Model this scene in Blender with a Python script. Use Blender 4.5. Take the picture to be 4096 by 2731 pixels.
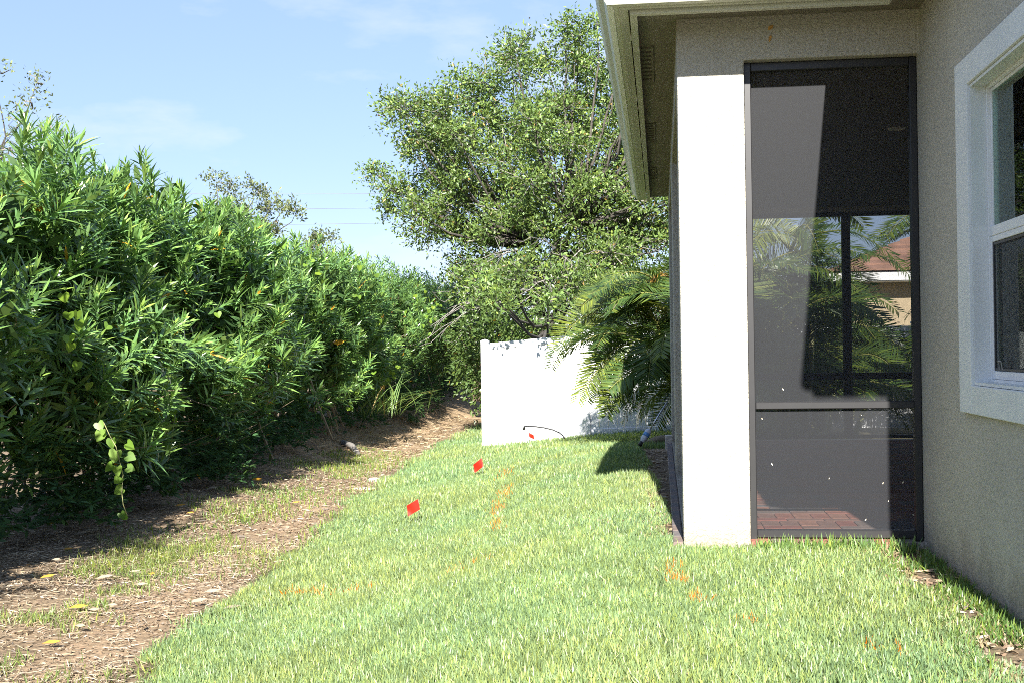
import bpy, math, random
import numpy as np
from mathutils import Matrix, Vector
rng = np.random.default_rng(11); random.seed(5)
for o in list(bpy.data.objects): bpy.data.objects.remove(o)
scn = bpy.context.scene; COL = scn.collection
# ------------------------------------------------------------------ camera, sky, sun, exposure
def cam_axes(yaw, pitch, roll):
    fwd = np.array([-math.sin(yaw)*math.cos(pitch), math.cos(yaw)*math.cos(pitch), math.sin(pitch)])
    right = np.array([math.cos(yaw), math.sin(yaw), 0.0]); down = np.cross(fwd, right)
    c, s = math.cos(roll), math.sin(roll)
    return c*right+s*down, -s*right+c*down, fwd
r_, d_, f_ = cam_axes(.1205, .0079, .0136)
cd = bpy.data.cameras.new('camera'); cam = bpy.data.objects.new('camera', cd); COL.objects.link(cam)
cd.lens = 43.2; cd.sensor_width = 36; cd.clip_start = .05; cd.clip_end = 3000
cam.matrix_world = Matrix(((r_[0], -d_[0], -f_[0], 0), (r_[1], -d_[1], -f_[1], 0), (r_[2], -d_[2], -f_[2], 1.01), (0, 0, 0, 1)))
scn.camera = cam
EL = math.atan(.61); AZ = math.radians(3.4)          # the sun stands behind the camera, a little to the right
w = bpy.data.worlds.new('World'); scn.world = w; w.use_nodes = True
nt = w.node_tree; nt.nodes.clear()
out = nt.nodes.new('ShaderNodeOutputWorld'); bg = nt.nodes.new('ShaderNodeBackground')
sky = nt.nodes.new('ShaderNodeTexSky'); sky.sky_type = 'NISHITA'; sky.sun_disc = False
sky.sun_elevation = EL; sky.sun_rotation = math.pi-AZ; sky.air_density = 1.0; sky.dust_density = .2; sky.ozone_density = 2.2
tc = nt.nodes.new('ShaderNodeTexCoord'); mp = nt.nodes.new('ShaderNodeMapping'); mp.inputs['Scale'].default_value = (3.2, 3.2, 9.5)
nz = nt.nodes.new('ShaderNodeTexNoise'); nz.inputs['Scale'].default_value = 1.5; nz.inputs['Detail'].default_value = 7; nz.inputs['Roughness'].default_value = .58
rp = nt.nodes.new('ShaderNodeValToRGB'); rp.color_ramp.elements[0].position = .52; rp.color_ramp.elements[1].position = .74
rp.color_ramp.elements[1].color = (.5, .5, .5, 1)
mx = nt.nodes.new('ShaderNodeMix'); mx.data_type = 'RGBA'; mx.inputs['B'].default_value = (4.6, 4.8, 5.2, 1)
nt.links.new(tc.outputs['Generated'], mp.inputs['Vector']); nt.links.new(mp.outputs['Vector'], nz.inputs['Vector'])
nt.links.new(nz.outputs['Fac'], rp.inputs['Fac']); nt.links.new(rp.outputs['Color'], mx.inputs['Factor'])
tint = nt.nodes.new('ShaderNodeMix'); tint.data_type = 'RGBA'; tint.blend_type = 'MULTIPLY'; tint.inputs['Factor'].default_value = 1; tint.inputs['B'].default_value = (.92, .85, 1.0, 1)
haze = nt.nodes.new('ShaderNodeMix'); haze.data_type = 'RGBA'; haze.inputs['Factor'].default_value = .6; haze.inputs['B'].default_value = (2.1, 3.0, 4.6, 1)   # thin even summer haze
nt.links.new(sky.outputs['Color'], tint.inputs['A']); nt.links.new(tint.outputs['Result'], haze.inputs['A']); nt.links.new(haze.outputs['Result'], mx.inputs['A']); nt.links.new(mx.outputs['Result'], bg.inputs['Color'])
bg.inputs['Strength'].default_value = .075; nt.links.new(bg.outputs['Background'], out.inputs['Surface'])
sl = bpy.data.lights.new('sun', 'SUN'); sl.energy = 5.0; sl.angle = math.radians(.5); sl.color = (1, .955, .88)
sun = bpy.data.objects.new('sun', sl); COL.objects.link(sun)
SUN = Vector((-math.sin(AZ)*math.cos(EL), math.cos(AZ)*math.cos(EL), -math.sin(EL)))
sun.rotation_euler = SUN.to_track_quat('-Z', 'Y').to_euler(); sun.location = (2, -20, 14)
vs = scn.view_settings; vs.view_transform = 'Standard'; vs.look = 'None'; vs.gamma = 1; vs.use_curve_mapping = False
vs.exposure = 1.6
scn.cycles.use_denoising = False; scn.cycles.filter_width = .9; scn.cycles.max_bounces = 8; scn.cycles.transparent_max_bounces = 24
# ------------------------------------------------------------------ helpers
def arr(x): return np.asarray(x, dtype=float)
def unit(v): v = arr(v); return v/np.maximum(np.linalg.norm(v, axis=-1, keepdims=True), 1e-9)
def ss(t): t = np.clip(t, 0, 1); return t*t*(3-2*t)
def tag(o, label=None, cat=None, group=None, kind=None):
    if label: o['label'] = label
    if cat: o['category'] = cat
    if group: o['group'] = group
    if kind: o['kind'] = kind
    return o
def empty(name, loc, label, cat, group=None):
    o = bpy.data.objects.new(name, None); COL.objects.link(o); o.location = loc; o.empty_display_size = .1
    return tag(o, label, cat, group)
class MB:
    def __init__(s): s.v = []; s.f = []; s.c = []; s.n = 0
    def add(s, v, faces, col=None):
        v = arr(v).reshape(-1, 3); s.v.append(v)
        for f in faces: s.f.append(np.asarray(f, dtype=np.int64)+s.n)
        if col is None: col = (1, 1, 1)
        col = arr(col); s.c.append(np.broadcast_to(col, (len(v), 3)) if col.ndim == 1 else col)
        s.n += len(v); return s
    def box(s, x0, x1, y0, y1, z0, z1, col=None):
        v = [(x, y, z) for z in (z0, z1) for y in (y0, y1) for x in (x0, x1)]
        return s.add(v, [[[0, 2, 3, 1], [4, 5, 7, 6], [0, 1, 5, 4], [2, 6, 7, 3], [0, 4, 6, 2], [1, 3, 7, 5]]], col)
    def tube(s, pts, rad, n=6, col=None):
        p = arr(pts); m = len(p); rad = np.broadcast_to(arr(rad), (m,))
        t = unit(np.gradient(p, axis=0)); ref = np.where(np.abs(t[:, 2:3]) > .9, arr([[1., 0, 0]]), arr([[0, 0, 1.]]))
        a = unit(np.cross(t, ref)); b = np.cross(t, a); th = np.linspace(0, 2*math.pi, n, endpoint=False)
        v = p[:, None]+rad[:, None, None]*(a[:, None]*np.cos(th)[None, :, None]+b[:, None]*np.sin(th)[None, :, None])
        i = np.arange(m-1)[:, None]*n; j = np.arange(n)[None]; k = (j+1) % n
        q = np.stack([i+j, i+k, i+n+k, i+n+j], -1).reshape(-1, 4)
        caps = [np.arange(n)[None, ::-1], (np.arange(n)+(m-1)*n)[None]]
        return s.add(v.reshape(-1, 3), [q]+caps, col)
    def leaves(s, B, D, N, L, W, col, tpl):
        t, sd, nn, fs = tpl; k = len(t); m = len(B)
        B = arr(B); D = unit(D); S = unit(np.cross(D, arr(N))); N = np.cross(S, D)
        L = np.broadcast_to(arr(L), (m,)); W = np.broadcast_to(arr(W), (m,))
        v = B[:, None]+D[:, None]*(L[:, None]*t)[..., None]+S[:, None]*(W[:, None]*sd)[..., None]+N[:, None]*(L[:, None]*nn)[..., None]
        off = (np.arange(m)*k)[:, None, None]
        faces = [(np.asarray(f)[None]+off).reshape(-1, len(f[0])) for f in fs]
        col = arr(col)
        if col.ndim == 1: col = np.broadcast_to(col, (m, 3))
        return s.add(v.reshape(-1, 3), faces, np.repeat(col, k, axis=0))
    def mesh(s, name, mat, off=(0, 0, 0), smooth=False):
        v = np.concatenate(s.v)-arr(off); me = bpy.data.meshes.new(name)
        me.vertices.add(len(v)); me.vertices.foreach_set('co', v.astype(np.float32).ravel())
        lens = np.concatenate([np.full(len(f), f.shape[1]) for f in s.f]); loops = np.concatenate([f.ravel() for f in s.f])
        me.loops.add(len(loops)); me.loops.foreach_set('vertex_index', loops.astype(np.int32))
        me.polygons.add(len(lens)); st = np.concatenate([[0], np.cumsum(lens)[:-1]])
        me.polygons.foreach_set('loop_start', st.astype(np.int32)); me.polygons.foreach_set('loop_total', lens.astype(np.int32))
        me.polygons.foreach_set('use_smooth', np.full(len(lens), smooth))
        at = me.attributes.new('col', 'FLOAT_COLOR', 'POINT'); c = np.ones((len(v), 4), np.float32); c[:, :3] = np.concatenate(s.c)
        at.data.foreach_set('color', c.ravel()); me.update(); me.validate(); me.materials.append(mat); return me
    def build(s, name, mat, parent=None, smooth=False):
        off = parent_loc(parent); o = bpy.data.objects.new(name, s.mesh(name, mat, off, smooth)); COL.objects.link(o)
        if parent: o.parent = parent
        return o
def parent_loc(p):
    r = Vector((0, 0, 0))
    while p: r = r+p.location; p = p.parent
    return tuple(r)
def place(name, me, parent, loc, rot=None, scale=1.0):
    o = bpy.data.objects.new(name, me); COL.objects.link(o)
    off = Vector(parent_loc(parent)) if parent else Vector((0, 0, 0))
    if parent: o.parent = parent
    m = Matrix.Translation(Vector(loc)-off)
    if rot is not None: m = m @ rot.to_4x4()
    o.matrix_local = m @ Matrix.Scale(scale, 4) if not hasattr(scale, '__len__') else m @ Matrix.Diagonal((*scale, 1))
    return o
def frame_rot(D, N):
    D = unit(D); S = unit(np.cross(D, N)); N = np.cross(S, D)
    return Matrix(((D[0], S[0], N[0]), (D[1], S[1], N[1]), (D[2], S[2], N[2])))
def bevel(o, wd=.006, seg=2):
    b = o.modifiers.new('bevel', 'BEVEL'); b.width = wd; b.segments = seg; b.limit_method = 'ANGLE'; return o
LANCE = (arr([0, .3, .3, .65, .65, 1]), arr([0, -.5, .5, -.43, .43, 0]), arr([0, .015, .015, -.015, -.015, -.1]), [[[0, 2, 1], [3, 4, 5]], [[1, 2, 4, 3]]])
OVAL = (arr([0, .45, .45, 1]), arr([0, -.5, .5, 0]), arr([0, .03, .03, -.04]), [[[0, 2, 3, 1]]])
BLADE = (arr([0, 0, .55, .55, 1]), arr([-.45, .45, -.4, .4, 0]), arr([0, 0, .05, .05, .24]), [[[2, 3, 4]], [[0, 1, 3, 2]]])
HEART = (arr([.12, 0, -.06, .12, .45, .8, 1.05, .8, .45, .12, -.06, 0]), arr([0, -.18, -.36, -.55, -.54, -.28, 0, .28, .54, .55, .36, .18]),
         arr([-.03, 0, .03, .05, .04, -.02, -.1, -.02, .04, .05, .03, 0]), [[[0, 1, 2, 3], [0, 3, 4, 5], [0, 5, 6, 7], [0, 7, 8, 9], [0, 9, 10, 11]]])
# ------------------------------------------------------------------ materials
def nodes(name):
    m = bpy.data.materials.new(name); m.use_nodes = True; t = m.node_tree
    return m, t, t.nodes['Principled BSDF'], t.nodes['Material Output']
def solid(name, col, rough=.6, var=.12, nscale=6, bump=0., bscale=60, metal=0., spec=.5, dirt=None):
    m, t, b, o = nodes(name); b.inputs['Roughness'].default_value = rough; b.inputs['Metallic'].default_value = metal
    b.inputs['Specular IOR Level'].default_value = spec
    g = t.nodes.new('ShaderNodeTexCoord'); n = t.nodes.new('ShaderNodeTexNoise'); n.inputs['Scale'].default_value = nscale; n.inputs['Detail'].default_value = 6
    t.links.new(g.outputs['Object'], n.inputs['Vector'])
    r = t.nodes.new('ShaderNodeValToRGB'); c = arr(col)
    r.color_ramp.elements[0].position = .3; r.color_ramp.elements[1].position = .7
    r.color_ramp.elements[0].color = (*(c*(1-var)), 1); r.color_ramp.elements[1].color = (*np.minimum(c*(1+var), 1), 1)
    t.links.new(n.outputs['Fac'], r.inputs['Fac']); last = r.outputs['Color']
    if dirt:
        n3 = t.nodes.new('ShaderNodeTexNoise'); n3.inputs['Scale'].default_value = dirt[1]; n3.inputs['Detail'].default_value = 8; n3.inputs['Roughness'].default_value = .7
        t.links.new(g.outputs['Object'], n3.inputs['Vector']); r3 = t.nodes.new('ShaderNodeValToRGB'); r3.color_ramp.elements[0].position = dirt[2]; r3.color_ramp.elements[1].position = dirt[2]+.16
        t.links.new(n3.outputs['Fac'], r3.inputs['Fac']); mm = t.nodes.new('ShaderNodeMix'); mm.data_type = 'RGBA'; mm.inputs['B'].default_value = (*dirt[0], 1)
        t.links.new(r3.outputs['Color'], mm.inputs['Factor']); t.links.new(last, mm.inputs['A']); last = mm.outputs['Result']
    t.links.new(last, b.inputs['Base Color'])
    if bump:
        n2 = t.nodes.new('ShaderNodeTexNoise'); n2.inputs['Scale'].default_value = bscale; n2.inputs['Detail'].default_value = 4
        bp = t.nodes.new('ShaderNodeBump'); bp.inputs['Strength'].default_value = bump; bp.inputs['Distance'].default_value = .01
        t.links.new(g.outputs['Object'], n2.inputs['Vector']); t.links.new(n2.outputs['Fac'], bp.inputs['Height']); t.links.new(bp.outputs['Normal'], b.inputs['Normal'])
    return m
def foliage(name, rough=.42, trans=.3, spec=.5, tint=(1, 1, 1), tcol=(1.15, 1.25, .5)):
    m, t, b, o = nodes(name); a = t.nodes.new('ShaderNodeAttribute'); a.attribute_name = 'col'
    ml = t.nodes.new('ShaderNodeMix'); ml.data_type = 'RGBA'; ml.blend_type = 'MULTIPLY'; ml.inputs['Factor'].default_value = 1; ml.inputs['B'].default_value = (*tint, 1)
    t.links.new(a.outputs['Color'], ml.inputs['A']); t.links.new(ml.outputs['Result'], b.inputs['Base Color'])
    b.inputs['Roughness'].default_value = rough; b.inputs['Specular IOR Level'].default_value = spec
    tr = t.nodes.new('ShaderNodeBsdfTranslucent'); m2 = t.nodes.new('ShaderNodeMix'); m2.data_type = 'RGBA'; m2.blend_type = 'MULTIPLY'; m2.inputs['Factor'].default_value = 1
    m2.inputs['B'].default_value = (*tcol, 1); t.links.new(ml.outputs['Result'], m2.inputs['A']); t.links.new(m2.outputs['Result'], tr.inputs['Color'])
    ms = t.nodes.new('ShaderNodeMixShader'); ms.inputs['Fac'].default_value = trans
    t.links.new(b.outputs['BSDF'], ms.inputs[1]); t.links.new(tr.outputs['BSDF'], ms.inputs[2]); t.links.new(ms.outputs['Shader'], o.inputs['Surface'])
    return m
def stucco(name, col, fine=False):
    m, t, b, o = nodes(name); b.inputs['Roughness'].default_value = .9; b.inputs['Specular IOR Level'].default_value = .2
    g = t.nodes.new('ShaderNodeTexCoord')
    def noise(sc, det, ro=.55):
        n = t.nodes.new('ShaderNodeTexNoise'); n.inputs['Scale'].default_value = sc; n.inputs['Detail'].default_value = det; n.inputs['Roughness'].default_value = ro
        t.links.new(g.outputs['Object'], n.inputs['Vector']); return n
    n = noise(1.3, 5); r = t.nodes.new('ShaderNodeValToRGB'); c = arr(col)
    r.color_ramp.elements[0].position = .3; r.color_ramp.elements[1].position = .72
    r.color_ramp.elements[0].color = (*(c*.88), 1); r.color_ramp.elements[1].color = (*(c*1.06), 1)
    t.links.new(n.outputs['Fac'], r.inputs['Fac'])
    # splash-back soil near the ground is real dirt on the wall
    sx = t.nodes.new('ShaderNodeSeparateXYZ'); t.links.new(g.outputs['Object'], sx.inputs['Vector'])
    n5 = noise(9, 6); ad = t.nodes.new('ShaderNodeMath'); ad.operation = 'MULTIPLY_ADD'; ad.inputs[1].default_value = -.3; t.links.new(n5.outputs['Fac'], ad.inputs[0]); t.links.new(sx.outputs['Z'], ad.inputs[2])
    mr = t.nodes.new('ShaderNodeMapRange'); mr.inputs['From Min'].default_value = .08; mr.inputs['From Max'].default_value = -.12; t.links.new(ad.outputs[0], mr.inputs['Value'])
    mm = t.nodes.new('ShaderNodeMix'); mm.data_type = 'RGBA'; mm.inputs['B'].default_value = (.2, .15, .11, 1)
    sc_ = t.nodes.new('ShaderNodeMath'); sc_.operation = 'MULTIPLY'; sc_.inputs[1].default_value = .55; t.links.new(mr.outputs['Result'], sc_.inputs[0])
    t.links.new(sc_.outputs[0], mm.inputs['Factor']); t.links.new(r.outputs['Color'], mm.inputs['A']); t.links.new(mm.outputs['Result'], b.inputs['Base Color'])
    n1 = noise(52 if not fine else 120, 4, .6); n2 = noise(16, 2, .5)
    r2 = t.nodes.new('ShaderNodeValToRGB'); r2.color_ramp.elements[0].position = .44; r2.color_ramp.elements[1].position = .56
    t.links.new(n1.outputs['Fac'], r2.inputs['Fac'])
    n3 = noise(260, 2); s1 = t.nodes.new('ShaderNodeMath'); s1.operation = 'MULTIPLY_ADD'; s1.inputs[1].default_value = .35
    t.links.new(n3.outputs['Fac'], s1.inputs[0]); t.links.new(r2.outputs['Color'], s1.inputs[2])
    bp = t.nodes.new('ShaderNodeBump'); bp.inputs['Strength'].default_value = .62; bp.inputs['Distance'].default_value = .006
    t.links.new(s1.outputs[0], bp.inputs['Height']); t.links.new(bp.outputs['Normal'], b.inputs['Normal'])
    return m
M = {}
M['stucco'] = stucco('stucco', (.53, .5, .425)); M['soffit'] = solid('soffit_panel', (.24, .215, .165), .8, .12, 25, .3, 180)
M['fascia'] = solid('fascia_paint', (.62, .62, .52), .45, .05, 3, dirt=((.36, .36, .26), 7, .6))
M['gutter'] = solid('gutter_paint', (.64, .64, .53), .35, .04, 3, dirt=((.33, .34, .24), 9, .62))
M['trim'] = solid('window_trim_paint', (.72, .74, .73), .6, .04, 4, .25, 160, dirt=((.45, .45, .4), 14, .68))
M['vinyl'] = solid('white_vinyl_frame', (.8, .8, .8), .35, .02); M['fence'] = solid('white_vinyl_fence', (.82, .83, .86), .4, .02, 2, dirt=((.6, .62, .58), 5, .66))
M['frame'] = solid('bronze_aluminium', (.024, .0235, .025), .4, .1, 8, dirt=((.08, .078, .075), 60, .7)); M['vent'] = solid('vent_grey', (.2, .18, .138), .8, .1)
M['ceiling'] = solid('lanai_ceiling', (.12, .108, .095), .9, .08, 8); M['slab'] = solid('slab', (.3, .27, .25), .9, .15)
M['roof'] = solid('roof_tile', (.2, .13, .09), .8, .25, 5, .4, 30); M['ntile'] = solid('neighbour_tile', (.3, .17, .12), .85, .3, 3, .3, 40)
M['nwall'] = stucco('cream_stucco', (.62, .5, .33), True); M['white'] = solid('white_paint', (.8, .8, .79), .5, .03)
M['bark'] = solid('bark', (.075, .066, .056), .95, .35, 14, .8, 50); M['twig'] = solid('bare_twig', (.2, .185, .165), .9, .3, 10)
M['branch'] = solid('shrub_branch', (.19, .15, .1), .9, .35, 12, .4, 60); M['stem'] = solid('palm_stem', (.28, .28, .12), .6, .3, 6)
M['oleander'] = foliage('oleander_leaf', .3, .25, .7, tcol=(1, 1.15, .55)); M['oak'] = foliage('oak_leaf', .4, .25, .5); M['palm'] = foliage('palm_leaf', .38, .3, .5)
M['grass'] = foliage('grass_blade', .42, .3, .5, tcol=(1.1, 1.15, .6)); M['vine'] = foliage('vine_leaf', .4, .4, .4); M['dry'] = foliage('dry_leaf', .85, .1, .15, tcol=(1, .9, .7))
M['under'] = foliage('undergrowth_leaf', .6, .25, .25)
M['rubber'] = solid('black_poly_pipe', (.03, .03, .032), .5, .1); M['metal'] = solid('brushed_pole', (.6, .61, .64), .3, .05, metal=.85)
M['wire'] = solid('flag_wire', (.3, .3, .3), .5, .1, metal=.6); M['cable'] = solid('cable', (.16, .18, .22), .7, .1)
M['stone'] = solid('pale_stone', (.5, .45, .4), .9, .2, 20, .5, 60); M['blue'] = solid('blue_plastic', (.12, .3, .62), .4, .05)
M['greyplastic'] = solid('grey_plastic', (.62, .64, .7), .4, .05); M['edge'] = None
def flagmat():
    m, t, b, o = nodes('red_flag'); b.inputs['Base Color'].default_value = (.78, .025, .012, 1); b.inputs['Roughness'].default_value = .45
    tr = t.nodes.new('ShaderNodeBsdfTranslucent'); tr.inputs['Color'].default_value = (.85, .05, .02, 1); ms = t.nodes.new('ShaderNodeMixShader'); ms.inputs['Fac'].default_value = .35
    t.links.new(b.outputs['BSDF'], ms.inputs[1]); t.links.new(tr.outputs['BSDF'], ms.inputs[2]); t.links.new(ms.outputs['Shader'], o.inputs['Surface']); return m
M['flag'] = flagmat()
def screenmat(cover=.46):
    m, t, b, o = nodes('insect_screen_cloth'); b.inputs['Base Color'].default_value = (.035, .037, .043, 1); b.inputs['Roughness'].default_value = .6; b.inputs['Specular IOR Level'].default_value = .3
    g = t.nodes.new('ShaderNodeTexCoord'); mp_ = t.nodes.new('ShaderNodeMapping'); mp_.inputs['Scale'].default_value = (200, 200, 480)
    n = t.nodes.new('ShaderNodeTexNoise'); n.inputs['Scale'].default_value = 1; n.inputs['Detail'].default_value = 2
    t.links.new(g.outputs['Object'], mp_.inputs['Vector']); t.links.new(mp_.outputs['Vector'], n.inputs['Vector'])
    mr = t.nodes.new('ShaderNodeMapRange'); mr.inputs['From Min'].default_value = .3; mr.inputs['From Max'].default_value = .7; mr.inputs['To Min'].default_value = cover-.1; mr.inputs['To Max'].default_value = cover+.1
    t.links.new(n.outputs['Fac'], mr.inputs['Value'])
    tr = t.nodes.new('ShaderNodeBsdfTransparent'); ms = t.nodes.new('ShaderNodeMixShader')
    t.links.new(mr.outputs['Result'], ms.inputs['Fac']); t.links.new(tr.outputs['BSDF'], ms.inputs[1]); t.links.new(b.outputs['BSDF'], ms.inputs[2]); t.links.new(ms.outputs['Shader'], o.inputs['Surface'])
    return m
M['screen'] = screenmat()
def glassmat():
    m, t, b, o = nodes('window_glass'); gl = t.nodes.new('ShaderNodeBsdfGlossy'); gl.inputs['Roughness'].default_value = .01; gl.inputs['Color'].default_value = (.9, 1, .95, 1)
    tr = t.nodes.new('ShaderNodeBsdfTransparent'); tr.inputs['Color'].default_value = (.78, .95, .84, 1); fr = t.nodes.new('ShaderNodeFresnel'); fr.inputs['IOR'].default_value = 1.55
    ms = t.nodes.new('ShaderNodeMixShader'); t.links.new(fr.outputs['Fac'], ms.inputs['Fac']); t.links.new(tr.outputs['BSDF'], ms.inputs[1]); t.links.new(gl.outputs['BSDF'], ms.inputs[2]); t.links.new(ms.outputs['Shader'], o.inputs['Surface']); return m
M['glass'] = glassmat()
def attrmat(name, rough=.85, bump=.4, bscale=90, var=.3):
    m, t, b, o = nodes(name); a = t.nodes.new('ShaderNodeAttribute'); a.attribute_name = 'col'; b.inputs['Roughness'].default_value = rough; b.inputs['Specular IOR Level'].default_value = .25
    g = t.nodes.new('ShaderNodeTexCoord'); n = t.nodes.new('ShaderNodeTexNoise'); n.inputs['Scale'].default_value = bscale; n.inputs['Detail'].default_value = 8; n.inputs['Roughness'].default_value = .65
    t.links.new(g.outputs['Object'], n.inputs['Vector']); mr = t.nodes.new('ShaderNodeMapRange'); mr.inputs['From Min'].default_value = .3; mr.inputs['From Max'].default_value = .7
    mr.inputs['To Min'].default_value = 1-var; mr.inputs['To Max'].default_value = 1+var; t.links.new(n.outputs['Fac'], mr.inputs['Value'])
    v = t.nodes.new('ShaderNodeVectorMath'); v.operation = 'SCALE'; t.links.new(a.outputs['Color'], v.inputs[0]); t.links.new(mr.outputs['Result'], v.inputs['Scale']); t.links.new(v.outputs['Vector'], b.inputs['Base Color'])
    bp = t.nodes.new('ShaderNodeBump'); bp.inputs['Strength'].default_value = bump; bp.inputs['Distance'].default_value = .02; t.links.new(n.outputs['Fac'], bp.inputs['Height']); t.links.new(bp.outputs['Normal'], b.inputs['Normal'])
    return m
M['soil'] = attrmat('soil', .95, .9, 22, .45); M['paver'] = attrmat('clay_paver', .8, .35, 140, .22)
def paver_mats():
    L = []
    for i, c in enumerate([(.3, .12, .085), (.27, .1, .075), (.2, .15, .13), (.16, .14, .135), (.33, .16, .11), (.24, .13, .1)]):
        L.append(solid('clay_paver_%s' % 'abcdef'[i], c, .8, .25, 18, .35, 120))
    return L
PM = paver_mats()
# ------------------------------------------------------------------ terrain
def vnoise(x, y, s, seed=0):
    x = arr(x)/s; y = arr(y)/s; xi = np.floor(x); yi = np.floor(y); fx = ss(x-xi); fy = ss(y-yi)
    def h(a, b): v = np.sin(a*127.1+b*311.7+seed*74.7)*43758.5453; return v-np.floor(v)
    return (h(xi, yi)*(1-fx)+h(xi+1, yi)*fx)*(1-fy)+(h(xi, yi+1)*(1-fx)+h(xi+1, yi+1)*fx)*fy
def edge_x(y): return np.interp(y, [0, 5, 6, 8.7, 13.5, 20.9, 26, 60], [-1.9, -2.33, -2.6, -2.79, -3.25, -3.95, -4.0, -4.0])
def bank_z(y): return np.interp(y, [0, 9, 13, 16.5, 22, 28, 60], [-.45, -.42, -.36, -.27, -.12, .1, .1])
def H(x, y):
    x = arr(x); y = arr(y); e = edge_x(y)
    zl = -.5-.14*ss((y-12)/8); zr = .0-.36*ss((y-11)/8.5)
    t = np.clip((x-e)/(-.25-e), 0, 1)
    z = zl+(zr-zl)*(.45*t+.55*ss(t))
    b = ss((e-x-.5)/2.0)
    z = np.where(x < e, zl+(bank_z(y)-zl)*b, z)
    z = z+(vnoise(x, y, 1.7, 3)-.5)*.05+(vnoise(x, y, .5, 5)-.5)*.018*(x < e+.3)
    far = ss((np.hypot(x, y-12)-30)/25); return z*(1-far)-.3*far
def axis(lo, hi, step, far): 
    a = np.arange(lo, hi+1e-6, step); g = []; d = step; p = hi
    while p < far: d *= 1.45; p += d; g.append(p)
    g2 = []; d = step; p = lo
    while p > -far: d *= 1.45; p -= d; g2.append(p)
    return np.array(g2[::-1]+list(a)+g)
gx = axis(-7.5, 2.2, .09, 900); gy = axis(2.5, 30, .14, 900); GX, GY = np.meshgrid(gx, gy); GZ = H(GX, GY)
inside = (GX > .12) & (GX < 8.9) & (GY > 6.25) & (GY < 13.15); GZ = np.where(inside, np.minimum(GZ, -.02), GZ)
n1 = vnoise(GX, GY, .35, 7)[..., None]; n2 = vnoise(GX, GY, 1.1, 8)[..., None]
soil = arr([.19, .14, .09])*(.7+.6*n1); straw = arr([.36, .26, .155])*(.75+.5*n1)
path = np.where(n2 > .55, soil*1.15, soil*.9); dist = (GX-edge_x(GY))[..., None]
trk = np.exp(-((dist+.35)/.35)**2); path = path*(1-.75*trk)+arr([.36, .255, .16])*(.8+.4*n1)*.75*trk
strawm = ss((GY-15)/5)[..., None]*np.exp(-((dist+1.0)/1.0)**2); path = path*(1-strawm)+straw*strawm
lawn = arr([.11, .1, .05])*(.7+.6*n1); cc = np.where(dist > 0, lawn, path)
wallstrip = ss((GX-.95)/.2)[..., None]*(GX < 1.4)[..., None]*(GY < 6.4)[..., None]; cc = cc*(1-wallstrip)+soil*.9*wallstrip
sidestrip = (ss((GX-.05+.04*(GY-6.2)+.1)/.12)*(GX < .2)*(GY > 6.3)*(GY < 14))[..., None]; cc = cc*(1-sidestrip)+soil*sidestrip
far = ss((np.hypot(GX, GY-12)-22)/8)[..., None]; cc = cc*(1-far)+arr([.07, .1, .035])*far
g = MB(); ny, nx = GX.shape; ii = (np.arange(ny-1)[:, None]*nx+np.arange(nx-1)[None]).ravel()
g.add(np.stack([GX, GY, GZ], -1).reshape(-1, 3), [np.stack([ii, ii+1, ii+nx+1, ii+nx], -1)], cc.reshape(-1, 3))
tag(g.build('ground', M['soil'], smooth=True), 'sloping back yard ground of brown soil and lawn', kind='structure')
# ------------------------------------------------------------------ the house
house = empty('house', (1.3, 6.2, 0), 'beige stucco house corner with screened porch, gutter and white trimmed window', 'house')
def vox(xs, ys, zs, filled):
    xs, ys, zs = [np.unique(np.round(a, 4)) for a in (xs, ys, zs)]
    cx, cy, cz = [(a[1:]+a[:-1])/2 for a in (xs, ys, zs)]
    Fm = np.zeros((len(cx)+2, len(cy)+2, len(cz)+2), bool)
    for i, x in enumerate(cx):
        for j, y in enumerate(cy):
            for k, z in enumerate(cz): Fm[i+1, j+1, k+1] = filled(x, y, z)
    vid = {}; V = []; Q = []
    def vert(a):
        if a not in vid: vid[a] = len(V); V.append((xs[a[0]], ys[a[1]], zs[a[2]]))
        return vid[a]
    for i in range(len(cx)):
        for j in range(len(cy)):
            for k in range(len(cz)):
                if not Fm[i+1, j+1, k+1]: continue
                for (dx, dy, dz, q) in ((-1, 0, 0, ((0, 0, 0), (0, 0, 1), (0, 1, 1), (0, 1, 0))), (1, 0, 0, ((1, 0, 0), (1, 1, 0), (1, 1, 1), (1, 0, 1))),
                                        (0, -1, 0, ((0, 0, 0), (1, 0, 0), (1, 0, 1), (0, 0, 1))), (0, 1, 0, ((0, 1, 0), (0, 1, 1), (1, 1, 1), (1, 1, 0))),
                                        (0, 0, -1, ((0, 0, 0), (0, 1, 0), (1, 1, 0), (1, 0, 0))), (0, 0, 1, ((0, 0, 1), (1, 0, 1), (1, 1, 1), (0, 1, 1)))):
                    if not Fm[i+1+dx, j+1+dy, k+1+dz]: Q.append([vert((i+a, j+b, k+c)) for a, b, c in q])
    m = MB(); m.add(V, [Q]); return m
walls = [(.1, 8.9, 6.2, 6.4), (.1, .3, 6.2, 13.2), (.1, 8.9, 13.0, 13.2), (3.3, 3.5, 6.2, 13.2), (1.275, 1.475, 3.65, 6.4), (1.275, 8.9, 3.65, 3.85), (8.7, 8.9, 3.65, 13.2)]
opens = [(.43, 1.275, 6.1, 6.5, .045, 2.44), (0, .4, 6.53, 9.55, .045, 2.44), (0, .4, 9.88, 12.87, .045, 2.44), (.45, 3.2, 12.9, 13.3, .045, 2.405), (1.2, 1.6, 4.15, 5.185, .846, 2.07)]
def is_wall(x, y, z):
    if not any(a < x < b and c < y < d for a, b, c, d in walls): return False
    return not any(a < x < b and c < y < d and e < z < f for a, b, c, d, e, f in opens)
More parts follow.
